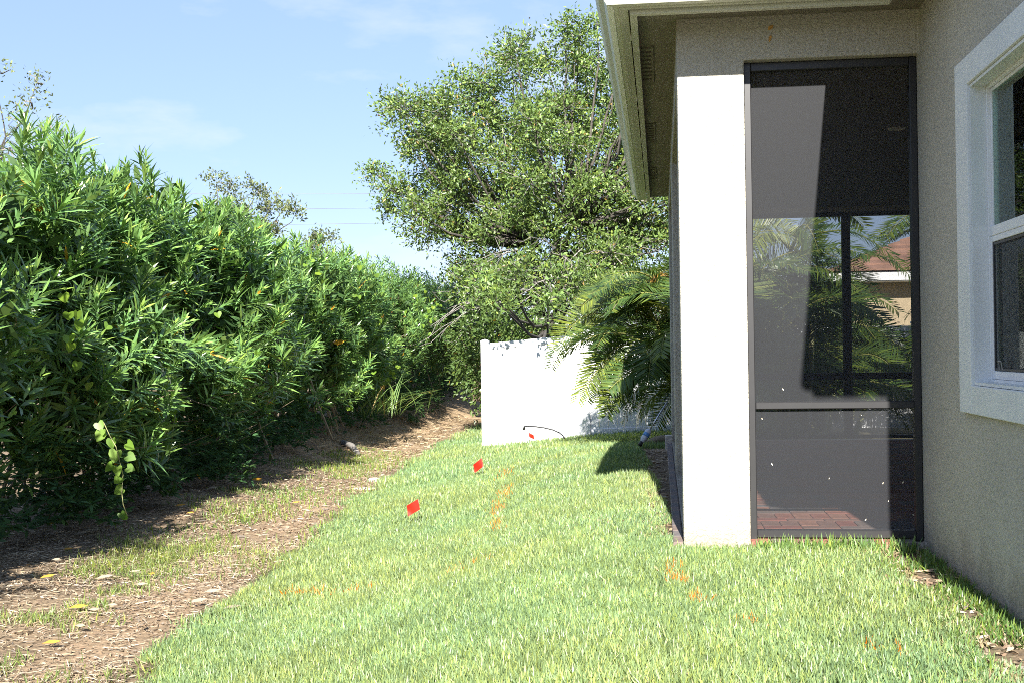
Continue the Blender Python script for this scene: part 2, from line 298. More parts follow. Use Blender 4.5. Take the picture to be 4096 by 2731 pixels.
bx = [v for q in walls for v in q[:2]]+[v for q in opens for v in q[:2]]; by = [v for q in walls for v in q[2:4]]+[v for q in opens for v in q[2:4]]; bz = [-.5, 2.79]+[v for q in opens for v in q[4:]]
bevel(vox(bx, by, bz, is_wall).build('wall', M['stucco'], house), .008, 2)
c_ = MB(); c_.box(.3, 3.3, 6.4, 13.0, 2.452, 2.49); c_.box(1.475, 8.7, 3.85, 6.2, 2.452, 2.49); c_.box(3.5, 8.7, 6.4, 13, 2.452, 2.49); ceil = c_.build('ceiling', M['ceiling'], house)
lm = MB(); th = np.linspace(0, 2*math.pi, 20, endpoint=False)
for r0, r1, z0, z1 in ((.055, .04, 2.45, 2.441),):
    v = np.concatenate([np.stack([1.57+r*np.cos(th), 8.38+r*np.sin(th), np.full(20, z)], -1) for r, z in ((r0, 2.4515), (r0, z1), (r1, z1), (r1, 2.45))]); q = []
    for a in range(3):
        for j in range(20): q.append([a*20+j, a*20+(j+1) % 20, a*20+20+(j+1) % 20, a*20+20+j])
    lm.add(v, [q])
lm.add(np.stack([1.57+.062*np.cos(th), 8.38+.062*np.sin(th), np.full(20, 2.449)], -1), [[list(range(20))]])
lm.build('recessed_light', M['white'], ceil)
# soffit, fascia, gutter and roof
sof = [(-.107, .1, 5.898, 13.4), (.1, 1.275, 5.898, 6.2), (1.068, 1.275, 3.348, 5.898), (1.275, 9.2, 3.348, 3.65), (.1, 9.2, 13.2, 13.4)]
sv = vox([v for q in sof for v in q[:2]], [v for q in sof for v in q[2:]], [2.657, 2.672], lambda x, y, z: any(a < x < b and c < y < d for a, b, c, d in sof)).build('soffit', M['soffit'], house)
for (x0, x1, y0, y1) in ((-.085, -.03, 6.72, 7.6), (-.085, -.03, 9.0, 9.9), (-.085, -.03, 11.2, 12.1)):
    v = MB(); n = 9
    for i in range(n): yy = y0+(y1-y0)*(i+.5)/n; v.box(x0, x1, yy-.03, yy+.02, 2.649, 2.6565)
    v.box(x0-.012, x0, y0-.012, y1+.012, 2.648, 2.6565); v.box(x1, x1+.012, y0-.012, y1+.012, 2.648, 2.6565)
    v.build('soffit_vent', M['vent'], sv)
OUT = [(-.125, 13.42), (-.125, 5.88), (1.05, 5.88), (1.05, 3.33), (9.2, 3.33)]; NRM = [((-1, 0),), ((-1, 0), (0, -1)), ((0, -1), (-1, 0)), ((-1, 0), (0, -1)), ((0, -1),)]
def sweep(profile, name, mat, parent, closed=True):
    m = MB(); k = len(profile); V = []
    for (px, py), ns in zip(OUT, NRM):
        for o_, z in profile: V.append((px+sum(a[0] for a in ns)*o_, py+sum(a[1] for a in ns)*o_, z))
    q = []
    for i in range(len(OUT)-1):
        for j in range(k if closed else k-1): q.append([i*k+j, i*k+(j+1) % k, (i+1)*k+(j+1) % k, (i+1)*k+j])
    m.add(V, [q]); e = len(V)
    if closed: m.f += [np.array([list(range(k))]), np.array([list(range(e-k, e))[::-1]])]
    return m.build(name, mat, parent)
fas = sweep([(0, 2.607), (-.018, 2.607), (-.018, 2.78), (0, 2.78)], 'fascia', M['fascia'], house)
sweep([(-.018, 2.606), (-.034, 2.606), (-.034, 2.652), (-.018, 2.652)], 'soffit_channel', M['fascia'], fas)
gut = sweep([(.008, 2.745), (.008, 2.628), (.05, 2.624), (.052, 2.629), (.074, 2.629), (.076, 2.624), (.105, 2.628), (.118, 2.648), (.122, 2.668), (.15, 2.69), (.168, 2.715), (.172, 2.737), (.172, 2.75), (.158, 2.75), (.158, 2.742),
             (.164, 2.735), (.16, 2.718), (.146, 2.696), (.116, 2.672), (.112, 2.65), (.1, 2.634), (.014, 2.634), (.014, 2.745)], 'gutter', M['gutter'], house)
for y in (6.35, 7.9, 9.5, 11.1, 12.7):
    h = MB(); h.box(-.29, -.125, y-.012, y+.012, 2.736, 2.742); h.box(-.1335, -.1255, y-.012, y+.012, 2.60, 2.735); h.build('gutter_hanger', M['gutter'], gut)
rf = MB()
def hip(x0, x1, y0, y1, z, p, m, col=None):
    wd = min(x1-x0, y1-y0)/2; zr = z+wd*p
    if x1-x0 > y1-y0: r = [(x0+wd, (y0+y1)/2, zr), (x1-wd, (y0+y1)/2, zr)]; f = [[[0, 1, 5, 4], [2, 3, 4, 5]], [[1, 2, 5], [3, 0, 4]]]
    else: r = [((x0+x1)/2, y0+wd, zr), ((x0+x1)/2, y1-wd, zr)]; f = [[[1, 2, 5, 4], [3, 0, 4, 5]], [[0, 1, 4], [2, 3, 5]]]
    m.add([(x0, y0, z), (x1, y0, z), (x1, y1, z), (x0, y1, z)]+r, f+[[[3, 2, 1, 0]]], col)
hip(-.16, 9.25, 5.845, 13.45, 2.782, .55, rf); hip(1.015, 9.25, 3.295, 13.45, 2.785, .55, rf); rf.build('roof', M['roof'], house)
# screened openings
def screen(ax, c, u0, u1, z0, z1, mull=(), rail=(.703, .739)):
    """an insect-screen cloth with its aluminium stiles and rails; ax = axis the panel runs along"""
    def box(m, a0, a1, t, za, zb):
        if ax == 'x': m.box(a0, a1, c-t, c+t, za, zb)
        else: m.box(c-t, c+t, a0, a1, za, zb)
    s = MB(); n = 24; uu = np.linspace(u0+.02, u1-.02, n+1); zz = np.linspace(z0+.02, z1-.02, n+1); V = []
    for a in uu:
        for b in zz: V.append((a, c, b) if ax == 'x' else (c, a, b))
    s.add(V, [[[i*(n+1)+j, (i+1)*(n+1)+j, (i+1)*(n+1)+j+1, i*(n+1)+j+1] for i in range(n) for j in range(n)]])
    S = s.build('insect_screen', M['screen'], house)
    parts = [('stile', u0+.002, u0+.037, .026, z0, z1), ('stile', u1-.037, u1-.002, .026, z0, z1), ('top_rail', u0+.037, u1-.037, .025, z1-.045, z1-.002), ('bottom_rail', u0+.037, u1-.037, .025, z0+.012, z0+.05)]
    ms = [u0+.037]+[v for a, b in mull for v in (a, b)]+[u1-.037]
    for i in range(0, len(ms), 2): parts.append(('middle_rail', ms[i], ms[i+1], .0255, *rail))
    for a, b in mull: parts.append(('mullion', a, b, .026, z0+.05, z1-.045))
    for nm, a, b, t, za, zb in parts:
        m = MB(); box(m, a, b, t, za, zb); o = bevel(m.build(nm, M['frame'], S), .004, 1)
        if 'rail' in nm:
            sp = MB(); box(sp, a, b, t+.003, za+.003, za+.007); box(sp, a, b, t+.003, zb-.007, zb-.003)
            sp.v = sp.v; o2 = sp
    return S
screen('x', 6.285, .43, 1.275, .05, 2.44)
screen('y', .2, 6.53, 9.55, .05, 2.44, ((8.02, 8.07),)); screen('y', .2, 9.88, 12.87, .05, 2.44, ((11.35, 11.4),))
screen('x', 13.1, .45, 3.2, .05, 2.405, ((1.88, 1.968),), (.672, .742))
# window in the side wall
win = MB(); XT = 1.25
for (y0, y1, z0, z1) in ((5.185, 5.385, .73, 2.186), (3.95, 4.15, .73, 2.186), (4.15, 5.185, 2.07, 2.186), (4.15, 5.185, .73, .846)): win.box(XT, 1.2755, y0, y1, z0, z1)
window = bevel(win.build('window', M['trim'], house), .004, 2)
rv = MB(); 
for (y0, y1, z0, z1) in ((5.173, 5.184, .848, 2.068), (4.151, 4.162, .848, 2.068), (4.162, 5.173, 2.056, 2.068), (4.162, 5.173, .848, .86)): rv.box(1.262, 1.36, y0, y1, z0, z1)
rv.build('reveal', M['trim'], window)
def ring(x0, x1, y0, y1, z0, z1, t, name, mat, bot=None):
    m = MB(); bt = bot or t; m.box(x0, x1, y0, y0+t, z0, z1); m.box(x0, x1, y1-t, y1, z0, z1); m.box(x0, x1, y0+t, y1-t, z1-t, z1); m.box(x0, x1, y0+t, y1-t, z0, z0+bt); return bevel(m.build(name, mat, window), .002, 1)
ring(1.322, 1.40, 4.162, 5.173, .86, 2.056, .012, 'frame', M['vinyl']); ring(1.336, 1.352, 4.175, 5.16, 1.445, 2.043, .013, 'upper_sash', M['vinyl'])
m = MB(); m.box(1.3235, 1.335, 4.175, 5.16, 1.4445, 1.484); bevel(m.build('meeting_rail', M['vinyl'], window), .002, 1)
ring(1.326, 1.36, 4.175, 5.16, .873, 1.444, .024, 'lower_sash', M['vinyl'], .032); ring(1.33, 1.338, 4.2, 5.135, .906, 1.419, .012, 'half_screen_frame', M['frame'])
for nm, x, z0, z1 in (('upper_pane', 1.344, 1.458, 2.03), ('lower_pane', 1.348, .905, 1.425)):
    m = MB(); m.box(x-.002, x+.002, 4.187, 5.148, z0, z1); m.build(nm, M['glass'], window)
m = MB(); m.add([(1.334, 4.21, .915), (1.334, 5.125, .915), (1.334, 5.125, 1.41), (1.334, 4.21, 1.41)], [[[0, 1, 2, 3]]]); m.build('half_screen', M['screen'], window)
m = MB(); m.tube([(1.33, 5.06, .912), (1.325, 5.06, .945), (1.325, 5.02, .945), (1.33, 5.02, .912)], .003, 5); m.build('screen_latch', M['wire'], window)
for y0, y1 in ((5.07, 5.12), (4.30, 4.34)):
    m = MB(); m.box(1.372, 1.396, y0, y1, .885, 2.04); m.build('shutter_stile', M['white'], window)
for i in range(17):
    z = .92+.066*i; m = MB(); cc_, s_ = math.cos(.75), math.sin(.75); hw = .026
    V = [(1.38+sx*hw*cc_-tx*.004*s_, y, z+sx*hw*s_+tx*.004*cc_) for y in (4.345, 5.068) for sx in (-1, 1) for tx in (-1, 1)]
    m.add(V, [[[0, 1, 3, 2], [4, 6, 7, 5], [0, 4, 5, 1], [2, 3, 7, 6], [0, 2, 6, 4], [1, 5, 7, 3]]]); m.build('louver', M['white'], window)
# porch floor of clay pavers
fl = MB(); fl.box(.1, 3.3, 6.205, 13.0, -.4, .035); floor = tag(fl.build('porch_floor', M['slab']), 'red and grey clay paver floor of screened porch', kind='structure')
def paver_mesh(l, w_, h_):
    m = MB(); b = .006; V = []
    for z, i in ((0, 0), (h_-b*.6, 0), (h_, b)):
        for x, y in ((-1, -1), (1, -1), (1, 1), (-1, 1)): V.append((x*(l/2-i), y*(w_/2-i), z))
    q = [[8, 9, 10, 11]]
    for a in (0, 4):
        for j in range(4): q.append([a+j, a+(j+1) % 4, a+4+(j+1) % 4, a+4+j])
    m.add(V, [q]); return m
PV = [paver_mesh(.196, .096, .025).mesh('paver', pm) for pm in PM]; PS = [paver_mesh(.096, .096, .025).mesh('half_paver', pm) for pm in PM]
ROT = Matrix.Identity(3); TURN = Matrix.Rotation(math.pi/2, 3, 'Z'); y = 6.405
for j in range(12):
    if j % 2 == 0:
        for i in range(14): place('paver', PV[int(rng.integers(6))], floor, (.38+.1*i, y+.1, .034+rng.random()*.002), TURN)
        y += .2
    else:
        for i in range(7): place('paver', PV[int(rng.integers(6))], floor, (.43+.2*i-(j % 4 == 3)*.05, y+.05, .034+rng.random()*.002), ROT)
        y += .1
restp = MB()
for j in range(19, 66):
    for i in range(15):
        x = .43+.2*i+(j % 2)*.1; y = 6.46+.1*j
        if x < 3.2 and y < 12.95: restp.box(x-.098, x+.098, y-.048, y+.048, .034, .0585, arr(PM and [(.3, .12, .085), (.2, .15, .13), (.33, .16, .11), (.24, .13, .1)][rng.integers(4)]))
tag(restp.build('far_pavers', M['paver'], floor), kind='stuff')
EB = [paver_mesh(.096, .21, .03).mesh('edge_brick', pm) for pm in PM]
for i in range(11):
    if i < 8: place('edge_brick', EB[rng.integers(6)], floor, (.48+.0995*i, 6.285, .0265), ROT)
EB2 = [paver_mesh(.05, .196, .06).mesh('edge_brick', pm) for pm in PM[2:4]]
for i in range(33): place('edge_brick', EB2[i % 2], floor, (.073, 6.3+.2*i, -.012), ROT)
# ------------------------------------------------------------------ white vinyl fence
FY = 20.0; PX = [-2.87, -1.22, .54, 2.27, 3.99]; PZ = [-.65, -.45, -.36, -.33, -.33]; PT = [1.20, 1.345, 1.385, 1.395, 1.40]
fence = empty('privacy_fence', (-2.87, FY, -.65), 'white vinyl privacy fence stepping up the slope behind the lawn', 'fence')
def post(x, y, z0, z1):
    m = MB(); m.box(x-.063, x+.063, y-.063, y+.063, z0-.3, z1-.035); p = bevel(m.build('post', M['fence'], fence), .005, 2)
    c = MB(); v = [(x+a*.07, y+b*.07, z) for z in (z1-.035, z1-.012) for a, b in ((-1, -1), (1, -1), (1, 1), (-1, 1))]+[(x, y, z1+.012)]
    c.add(v, [[[0, 1, 5, 4], [1, 2, 6, 5], [2, 3, 7, 6], [3, 0, 4, 7], [3, 2, 1, 0]], [[4, 5, 8], [5, 6, 8], [6, 7, 8], [7, 4, 8]]]); c.build('post_cap', M['fence'], p)
def slanted(m, a, b, za0, za1, zb0, zb1, t, axis_='x', fixed=FY):
    P = []
    for d in (-t, t):
        for (u, z) in ((a, za0), (b, zb0), (b, zb1), (a, za1)): P.append((u, fixed+d, z) if axis_ == 'x' else (fixed+d, u, z))
    m.add(P, [[[0, 1, 2, 3], [7, 6, 5, 4], [0, 4, 5, 1], [1, 5, 6, 2], [2, 6, 7, 3], [3, 7, 4, 0]]])
for i in range(5): post(PX[i], FY, PZ[i], PT[i])
def panel(a, b, zb, zt, ax='x', fixed=FY):
    lz = lambda u: zb[0]+(zb[1]-zb[0])*(u-a)/(b-a); tz = lambda u: zt[0]+(zt[1]-zt[0])*(u-a)/(b-a)
    m = MB(); slanted(m, a, b, tz(a)-.1, tz(a), tz(b)-.1, tz(b), .026, ax, fixed); bevel(m.build('top_rail', M['fence'], fence), .004, 1)
    m = MB(); slanted(m, a, b, lz(a), lz(a)+.11, lz(b), lz(b)+.11, .026, ax, fixed); bevel(m.build('bottom_rail', M['fence'], fence), .004, 1)
    n = max(2, round((b-a)/.15)); wd = (b-a)/n
    for k in range(n):
        u0 = a+wd*k+.0018; u1 = a+wd*(k+1)-.0018; m = MB(); slanted(m, u0, u1, lz(u0)+.1, tz(u0)-.09, lz(u1)+.1, tz(u1)-.09, .011, ax, fixed); bevel(m.build('board', M['fence'], fence), .003, 1)
for i in range(4): panel(PX[i]+.064, PX[i+1]-.064, (PZ[i]+.07, PZ[i+1]+.045), (PT[i]-.055, PT[i+1]-.075))
for k in range(2):
    y0 = FY+2*k; post(-2.87, y0+2, -.62, 1.17); panel(y0+.064, y0+1.936, (-.58, -.56), (1.14, 1.1), 'y', -2.87)
# ------------------------------------------------------------------ neighbour's house beyond the fence
nb = empty('neighbour_house', (8, 28, -.3), 'cream house with red brown tile roof and white fascia seen through porch', 'house')
m = MB(); m.box(4.1, 15, 27, 36, -.5, 2.42); m.build('wall', M['nwall'], nb)
m = MB(); m.box(3.55, 15.5, 26.45, 36.5, 2.36, 2.40); m.build('soffit', M['white'], nb)
m = MB(); m.box(3.52, 15.5, 26.42, 26.45, 2.38, 2.56); m.box(3.52, 3.55, 26.45, 36.5, 2.38, 2.56); m.build('fascia', M['white'], nb)
nr = MB(); hip(3.5, 15.55, 26.4, 36.55, 2.57, .40, nr); nroof = nr.build('roof', M['ntile'], nb)
for k in range(14):
    d = .31*k; z = 2.57+.4*d; m = MB(); x0, x1, y0 = 3.46+d, 15.55-d, 26.36+d; e = .33
    V = [(x0, y0, z+.015), (x1, y0, z+.015), (x1-e, y0+e, z+.4*e+.012), (x0+e, y0+e, z+.4*e+.012), (x0, y0, z+.06), (x1, y0, z+.06), (x1-e, y0+e, z+.4*e+.03), (x0+e, y0+e, z+.4*e+.03)]
    m.add(V, [[[0, 1, 5, 4], [4, 5, 6, 7], [3, 2, 1, 0], [1, 2, 6, 5], [0, 4, 7, 3], [2, 3, 7, 6]]]); m.build('tile_course', M['ntile'], nroof)
# ------------------------------------------------------------------ vegetation helpers
def rand_dir(n):
    v = rng.normal(size=(n, 3)); return unit(v)
def leafcol(n, base, var=.28, warm=.03, warmcol=(.55, .3, .03), yl=.25):
    base = arr(base); c = base[None]*(1+(rng.random((n, 1))-.5)*2*var); c = c+(rng.random((n, 1))**3)*arr([.05, .05, .0])[None]*yl*4*base[1]/.12
    k = rng.random(n) < warm; c[k] = arr(warmcol)*(.6+.6*rng.random((k.sum(), 1))); return c
def shoots(P, D, L, mb, nl=24, leaf=(.13, .019), base=(.12, .235, .072), warm=.005, keep=None):
    """oleander shoots: whorls of narrow leaves round each shoot tip; returns leaf arrays"""
    n = len(P); P = arr(P); D = unit(D); a = unit(np.cross(D, rand_dir(n))); b = np.cross(D, a)
    i = np.tile(np.arange(nl), n); sidx = np.repeat(np.arange(n), nl); t = (i//3)/(nl/3-1)
    th = i*(2*math.pi/3)+(i//3)*1.05+rng.random(len(i))*.5+np.repeat(rng.random(n)*6, nl)
    rad = a[sidx]*np.cos(th)[:, None]+b[sidx]*np.sin(th)[:, None]
    el = np.radians(20+50*t+rng.normal(size=len(i))*8)
    dr = unit(rad*np.cos(el)[:, None]+D[sidx]*np.sin(el)[:, None]+arr([0, 0, -.08]))
    B = P[sidx]-D[sidx]*(L[sidx]*(1-t))[:, None]+rad*.004
    nm = unit(D[sidx]*np.cos(el)[:, None]-rad*np.sin(el)[:, None]+rng.normal(size=(len(i), 3))*.18)
    ln = leaf[0]*(.55+.7*rng.random(len(i)))*(1-.4*t**3)*np.repeat(.65+.6*rng.random(n), nl); wd = leaf[1]*(.8+.45*rng.random(len(i)))*(1-.3*t)
    col = leafcol(len(i), base, .25, warm)*np.repeat(.65+.7*rng.random((n, 1)), nl, axis=0)
    young = (t > .8)[:, None]; col = np.where(young, col*arr([1.35, 1.25, 1.1]), col)
    return B, dr, nm, ln, wd, col
# ------------------------------------------------------------------ oleander hedge
def hedge_top(y): return np.interp(y, [0, 8, 9.5, 10.6, 11.7, 12.5, 13.3, 14, 16, 18, 19.6, 23, 30, 36], [2.95, 3.05, 3.16, 3.34, 3.36, 3.2, 3.28, 3.14, 3.08, 2.96, 2.92, 3.08, 3.2, 3.2])
def hedge_surf(y, s):
    """s 0..1 from the low front edge over the crown to the back; returns point and outward normal"""
    zb = bank_z(y); zt = hedge_top(y)-.22; h = zt-zb
    cu = np.interp(s, [0, .1, .25, .45, .6, .72, .86, 1], [-4.95, -4.72, -4.42, -4.5, -4.85, -5.4, -6.2, -6.6])
    cz = np.interp(s, [0, .1, .25, .45, .6, .72, .86, 1], [.14, .25, .45, .72, .9, 1.0, .93, .6])
    bul = (vnoise(y, s*5, .95, 21)-.5)*1.35+(vnoise(y, s*7, .4, 22)-.5)*.4
    nx = np.interp(s, [0, .25, .5, .72, 1], [.8, 1, .75, 0, -1]); nzv = np.interp(s, [0, .25, .5, .72, 1], [-.5, .0, .65, 1, .3])
    off = np.interp(y, [0, 7, 9, 20, 30], [.55, .4, 0, -.3, -.55]); z = zb+cz*h
    return np.stack([cu+off+nx*bul*.6, y, z+nzv*bul*.35], -1), unit(np.stack([nx, np.zeros_like(nx), nzv], -1))
hedge = empty('oleander_hedge', (-5.4, 14, -.4), 'tall dense green oleander hedge along the left side of the path', 'hedge')
def hs(n, y0, y1, s0=0., s1=.95, deep=0.):
    y = y0+(y1-y0)*rng.random(n); s = s0+(s1-s0)*rng.random(n); P, N = hedge_surf(y, s); d = rng.random(n)**1.5*deep
    gap = vnoise(y, s*6, .6, 31)*.6+vnoise(y, s*9, .27, 33)*.4
    P = P-N*d[:, None]+rng.normal(size=(n, 3))*.06; D = unit(N*.75+arr([0, -.12, .75])+rng.normal(size=(n, 3))*.38); return P, D, gap > .41, s
fol = MB(); near = []
for (n, y0, y1, lf, nl, deep) in ((480, 1.5, 8, (.17, .03), 18, .4), (680, 8, 11.5, (.235, .03), 27, .6), (860, 11.5, 16, (.225, .03), 24, .55), (1100, 16, 23, (.2, .029), 21, .5), (1250, 23, 36, (.155, .026), 18, .45)):
    P, D, k, s = hs(n, y0, y1, .03 if y0 > 7 else .12, .95, deep); P, D = P[k], D[k]; L = .16+.14*rng.random(len(P))
    A = shoots(P, D, L, fol, nl, lf)
    if y0 == 8:      # the leaves that show largest are picked out one by one
        cand = np.where((A[0][:, 0] > -.5*A[0][:, 1]+.05) & (A[0][:, 2] > .2) & (A[0][:, 1] < 10.4) & (A[0][:, 0] > -4.75))[0]; pick = rng.permutation(cand)[:300]
        near = [tuple(q[pick] for q in A)]; msk = np.ones(len(A[0]), bool); msk[pick] = False; A = tuple(q[msk] for q in A)
    fol.leaves(*A, LANCE)
tag(fol.build('foliage', M['oleander'], hedge), kind='stuff')
LV = [];
for c in ((.1, .2, .075), (.12, .225, .085), (.085, .175, .065), (.15, .25, .11)):
    m = MB(); m.leaves([(0, 0, 0)], [(1, 0, 0)], [(0, 0, 1)], 1, 1, c, LANCE); LV.append(m.mesh('leaf', M['oleander']))
B_, D_, N_, L_, W_, C_ = near[0]
for i in range(len(B_)): place('leaf', LV[i % 4], hedge, B_[i], frame_rot(D_[i], N_[i]), (L_[i], W_[i], L_[i]))
inn = MB()                                               # foliage deeper inside the shrubs
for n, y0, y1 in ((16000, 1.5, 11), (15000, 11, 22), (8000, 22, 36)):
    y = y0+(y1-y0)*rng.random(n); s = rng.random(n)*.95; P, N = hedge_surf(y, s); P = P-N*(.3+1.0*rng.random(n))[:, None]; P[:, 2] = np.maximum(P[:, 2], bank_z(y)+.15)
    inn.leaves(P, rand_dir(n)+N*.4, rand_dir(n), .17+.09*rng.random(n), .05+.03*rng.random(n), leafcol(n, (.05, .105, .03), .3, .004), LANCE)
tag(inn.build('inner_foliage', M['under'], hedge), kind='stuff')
br = MB()
for i in range(330):
    y = 2+31*rng.random(); s = .05+.75*rng.random(); P, N = hedge_surf(arr([y]), arr([s])); e = P[0]-N[0]*.4
    b0 = arr([-5.75+rng.normal()*.3+(y > 20)*-.4, y+rng.normal()*.35, float(bank_z(y))-.05]); mid = b0*.45+e*.55+arr([-.35, 0, .1+.2*rng.random()]); t = np.linspace(0, 1, 6)[:, None]
    br.tube(b0*(1-t)**2+2*t*(1-t)*mid+e*t*t, np.linspace(.02, .006, 6), 5)
for i in range(30):                                      # bare branches that hang out under the leaves
    y = 8.3+9*rng.random(); P, N = hedge_surf(arr([y]), arr([.04+.14*rng.random()])); e = P[0]+arr([.0+.2*rng.random(), rng.normal()*.5, rng.normal()*.15]); b0 = e+arr([-1.0, rng.normal()*.7, .1+rng.normal()*.35]); t = np.linspace(0, 1, 5)[:, None]
    br.tube(b0*(1-t)+e*t+arr([0, 0, -.12])*np.sin(t*3.1), np.linspace(.009, .003, 5), 5)
br.build('branches', M['branch'], hedge)
# low undergrowth of lobed leaves in the hedge's shade
ug = MB()
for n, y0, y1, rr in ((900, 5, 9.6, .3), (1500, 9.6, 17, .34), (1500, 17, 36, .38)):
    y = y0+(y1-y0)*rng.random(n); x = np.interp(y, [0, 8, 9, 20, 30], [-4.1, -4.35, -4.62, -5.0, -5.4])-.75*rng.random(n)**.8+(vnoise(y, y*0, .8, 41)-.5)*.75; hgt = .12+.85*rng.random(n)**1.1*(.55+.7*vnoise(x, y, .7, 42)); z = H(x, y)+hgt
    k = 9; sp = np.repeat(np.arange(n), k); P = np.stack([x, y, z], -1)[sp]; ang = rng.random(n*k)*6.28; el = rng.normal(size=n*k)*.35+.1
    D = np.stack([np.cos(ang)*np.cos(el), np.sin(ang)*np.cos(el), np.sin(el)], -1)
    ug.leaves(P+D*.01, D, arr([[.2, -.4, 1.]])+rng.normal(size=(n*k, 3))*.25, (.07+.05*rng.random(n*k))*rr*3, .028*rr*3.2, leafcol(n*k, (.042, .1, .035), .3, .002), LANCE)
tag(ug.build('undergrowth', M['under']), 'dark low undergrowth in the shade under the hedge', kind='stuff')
# climbing vine leaves scattered through the hedge
vn = MB()
for (yc, sc, n, r) in ((8.9, .32, 5, .2), (9.0, .22, 4, .2), (16.2, .6, 4, .8), (17.2, .5, 5, 1.0), (19.5, .5, 9, 1.2), (21.5, .42, 8, 1.2), (22.3, .05, 40, .4), (19.3, .06, 16, .35), (25, .4, 16, 1.5), (12.5, .35, 4, .5)):
    y = yc+rng.normal(size=n)*r*.5; s = np.clip(sc+rng.normal(size=n)*.06, .01, .9); P, N = hedge_surf(y, s); P = P+N*(.0+.12*rng.random((n, 1)))
    P[:, 2] = np.maximum(P[:, 2], H(P[:, 0], P[:, 1])+.05)
    D = unit(arr([[.1, -.2, -1.]])+rng.normal(size=(n, 3))*.4); vn.leaves(P, D, N*.6+arr([0, -.7, .4])+rng.normal(size=(n, 3))*.3, .06+.035*rng.random(n), .06+.03*rng.random(n), leafcol(n, (.15, .26, .035), .25, .01), HEART)
tag(vn.build('climbing_vine', M['vine']), 'bright heart shaped vine leaves climbing through the hedge', kind='stuff')
# ------------------------------------------------------------------ hanging vines (world positions of their leaves)
hv = [];
for c in ((.16, .28, .04), (.2, .32, .06), (.12, .22, .035)):
    m = MB(); m.leaves([(0, 0, 0)], [(1, 0, 0)], [(0, 0, 1)], 1, 1, c, HEART); hv.append(m.mesh('leaf', M['vine'], smooth=True))
def vine(label, leaves_, stem):
    o = empty('hanging_vine', stem[0], label, 'vine'); m = MB(); m.tube([arr(p)+arr([0, .03*math.sin(i*2), 0]) for i, p in enumerate(stem)], .0035, 5); m.build('stem', M['stem'], o)
    for i, (x, y, z, sz, ang) in enumerate(leaves_):
        p = arr([x, y-.03+.05*random.random(), z]); sz *= .82; d = arr([math.sin(ang), -.15, -math.cos(ang)]); place('leaf', hv[i % 3], o, p-d*sz*.45, frame_rot(d, arr([.25*math.sin(i*1.7), -1, .35+.3*math.cos(i)])), (sz, sz*.92, sz))
vine('vine of bright heart leaves hanging low in front of the hedge',
     [(-4.293, 9.000, 0.482, 0.095, 0.5), (-4.295, 9.000, 0.405, 0.11, -0.5), (-4.202, 9.000, 0.350, 0.1, 0.1), (-4.059, 9.000, 0.328, 0.1, 0.9), (-4.174, 9.000, 0.254, 0.125, -0.2), (-4.053, 9.000, 0.240, 0.1, 1.2), (-4.205, 9.000, 0.167, 0.1, -0.9), (-4.148, 9.000, 0.140, 0.1, 0.1), (-4.058, 9.000, 0.154, 0.09, 1.3), (-4.151, 9.000, 0.068, 0.09, -0.8), (-4.149, 9.000, -0.014, 0.1, -1), (-4.107, 9.000, -0.200, 0.075, 0.6), (-4.094, 9.000, -0.219, 0.06, -0.9), (-4.260, 9.000, 0.436, 0.06, 0)],
     [(-4.259, 9.000, 0.509), (-4.220, 9.000, 0.398), (-4.151, 9.000, 0.324), (-4.131, 9.000, 0.213), (-4.121, 9.000, 0.103), (-4.112, 9.000, -0.026), (-4.102, 9.000, -0.118), (-4.091, 9.000, -0.210)])
vine('short vine strand with few leaves against the dark hedge gap',
     [(-4.538, 11.000, 0.587, 0.12, 0.3), (-4.447, 11.000, 0.536, 0.11, 0.8), (-4.517, 11.000, 0.487, 0.11, 0.2), (-4.577, 11.000, 0.340, 0.1, -0.8), (-4.619, 11.000, 0.262, 0.11, -0.6), (-4.598, 11.000, 0.152, 0.1, 0.2), (-4.509, 11.000, 0.411, 0.06, 0.4)],
     [(-4.483, 11.000, 0.658), (-4.496, 11.000, 0.523), (-4.509, 11.000, 0.388), (-4.534, 11.000, 0.254), (-4.562, 11.000, 0.142), (-4.577, 11.000, 0.030)])
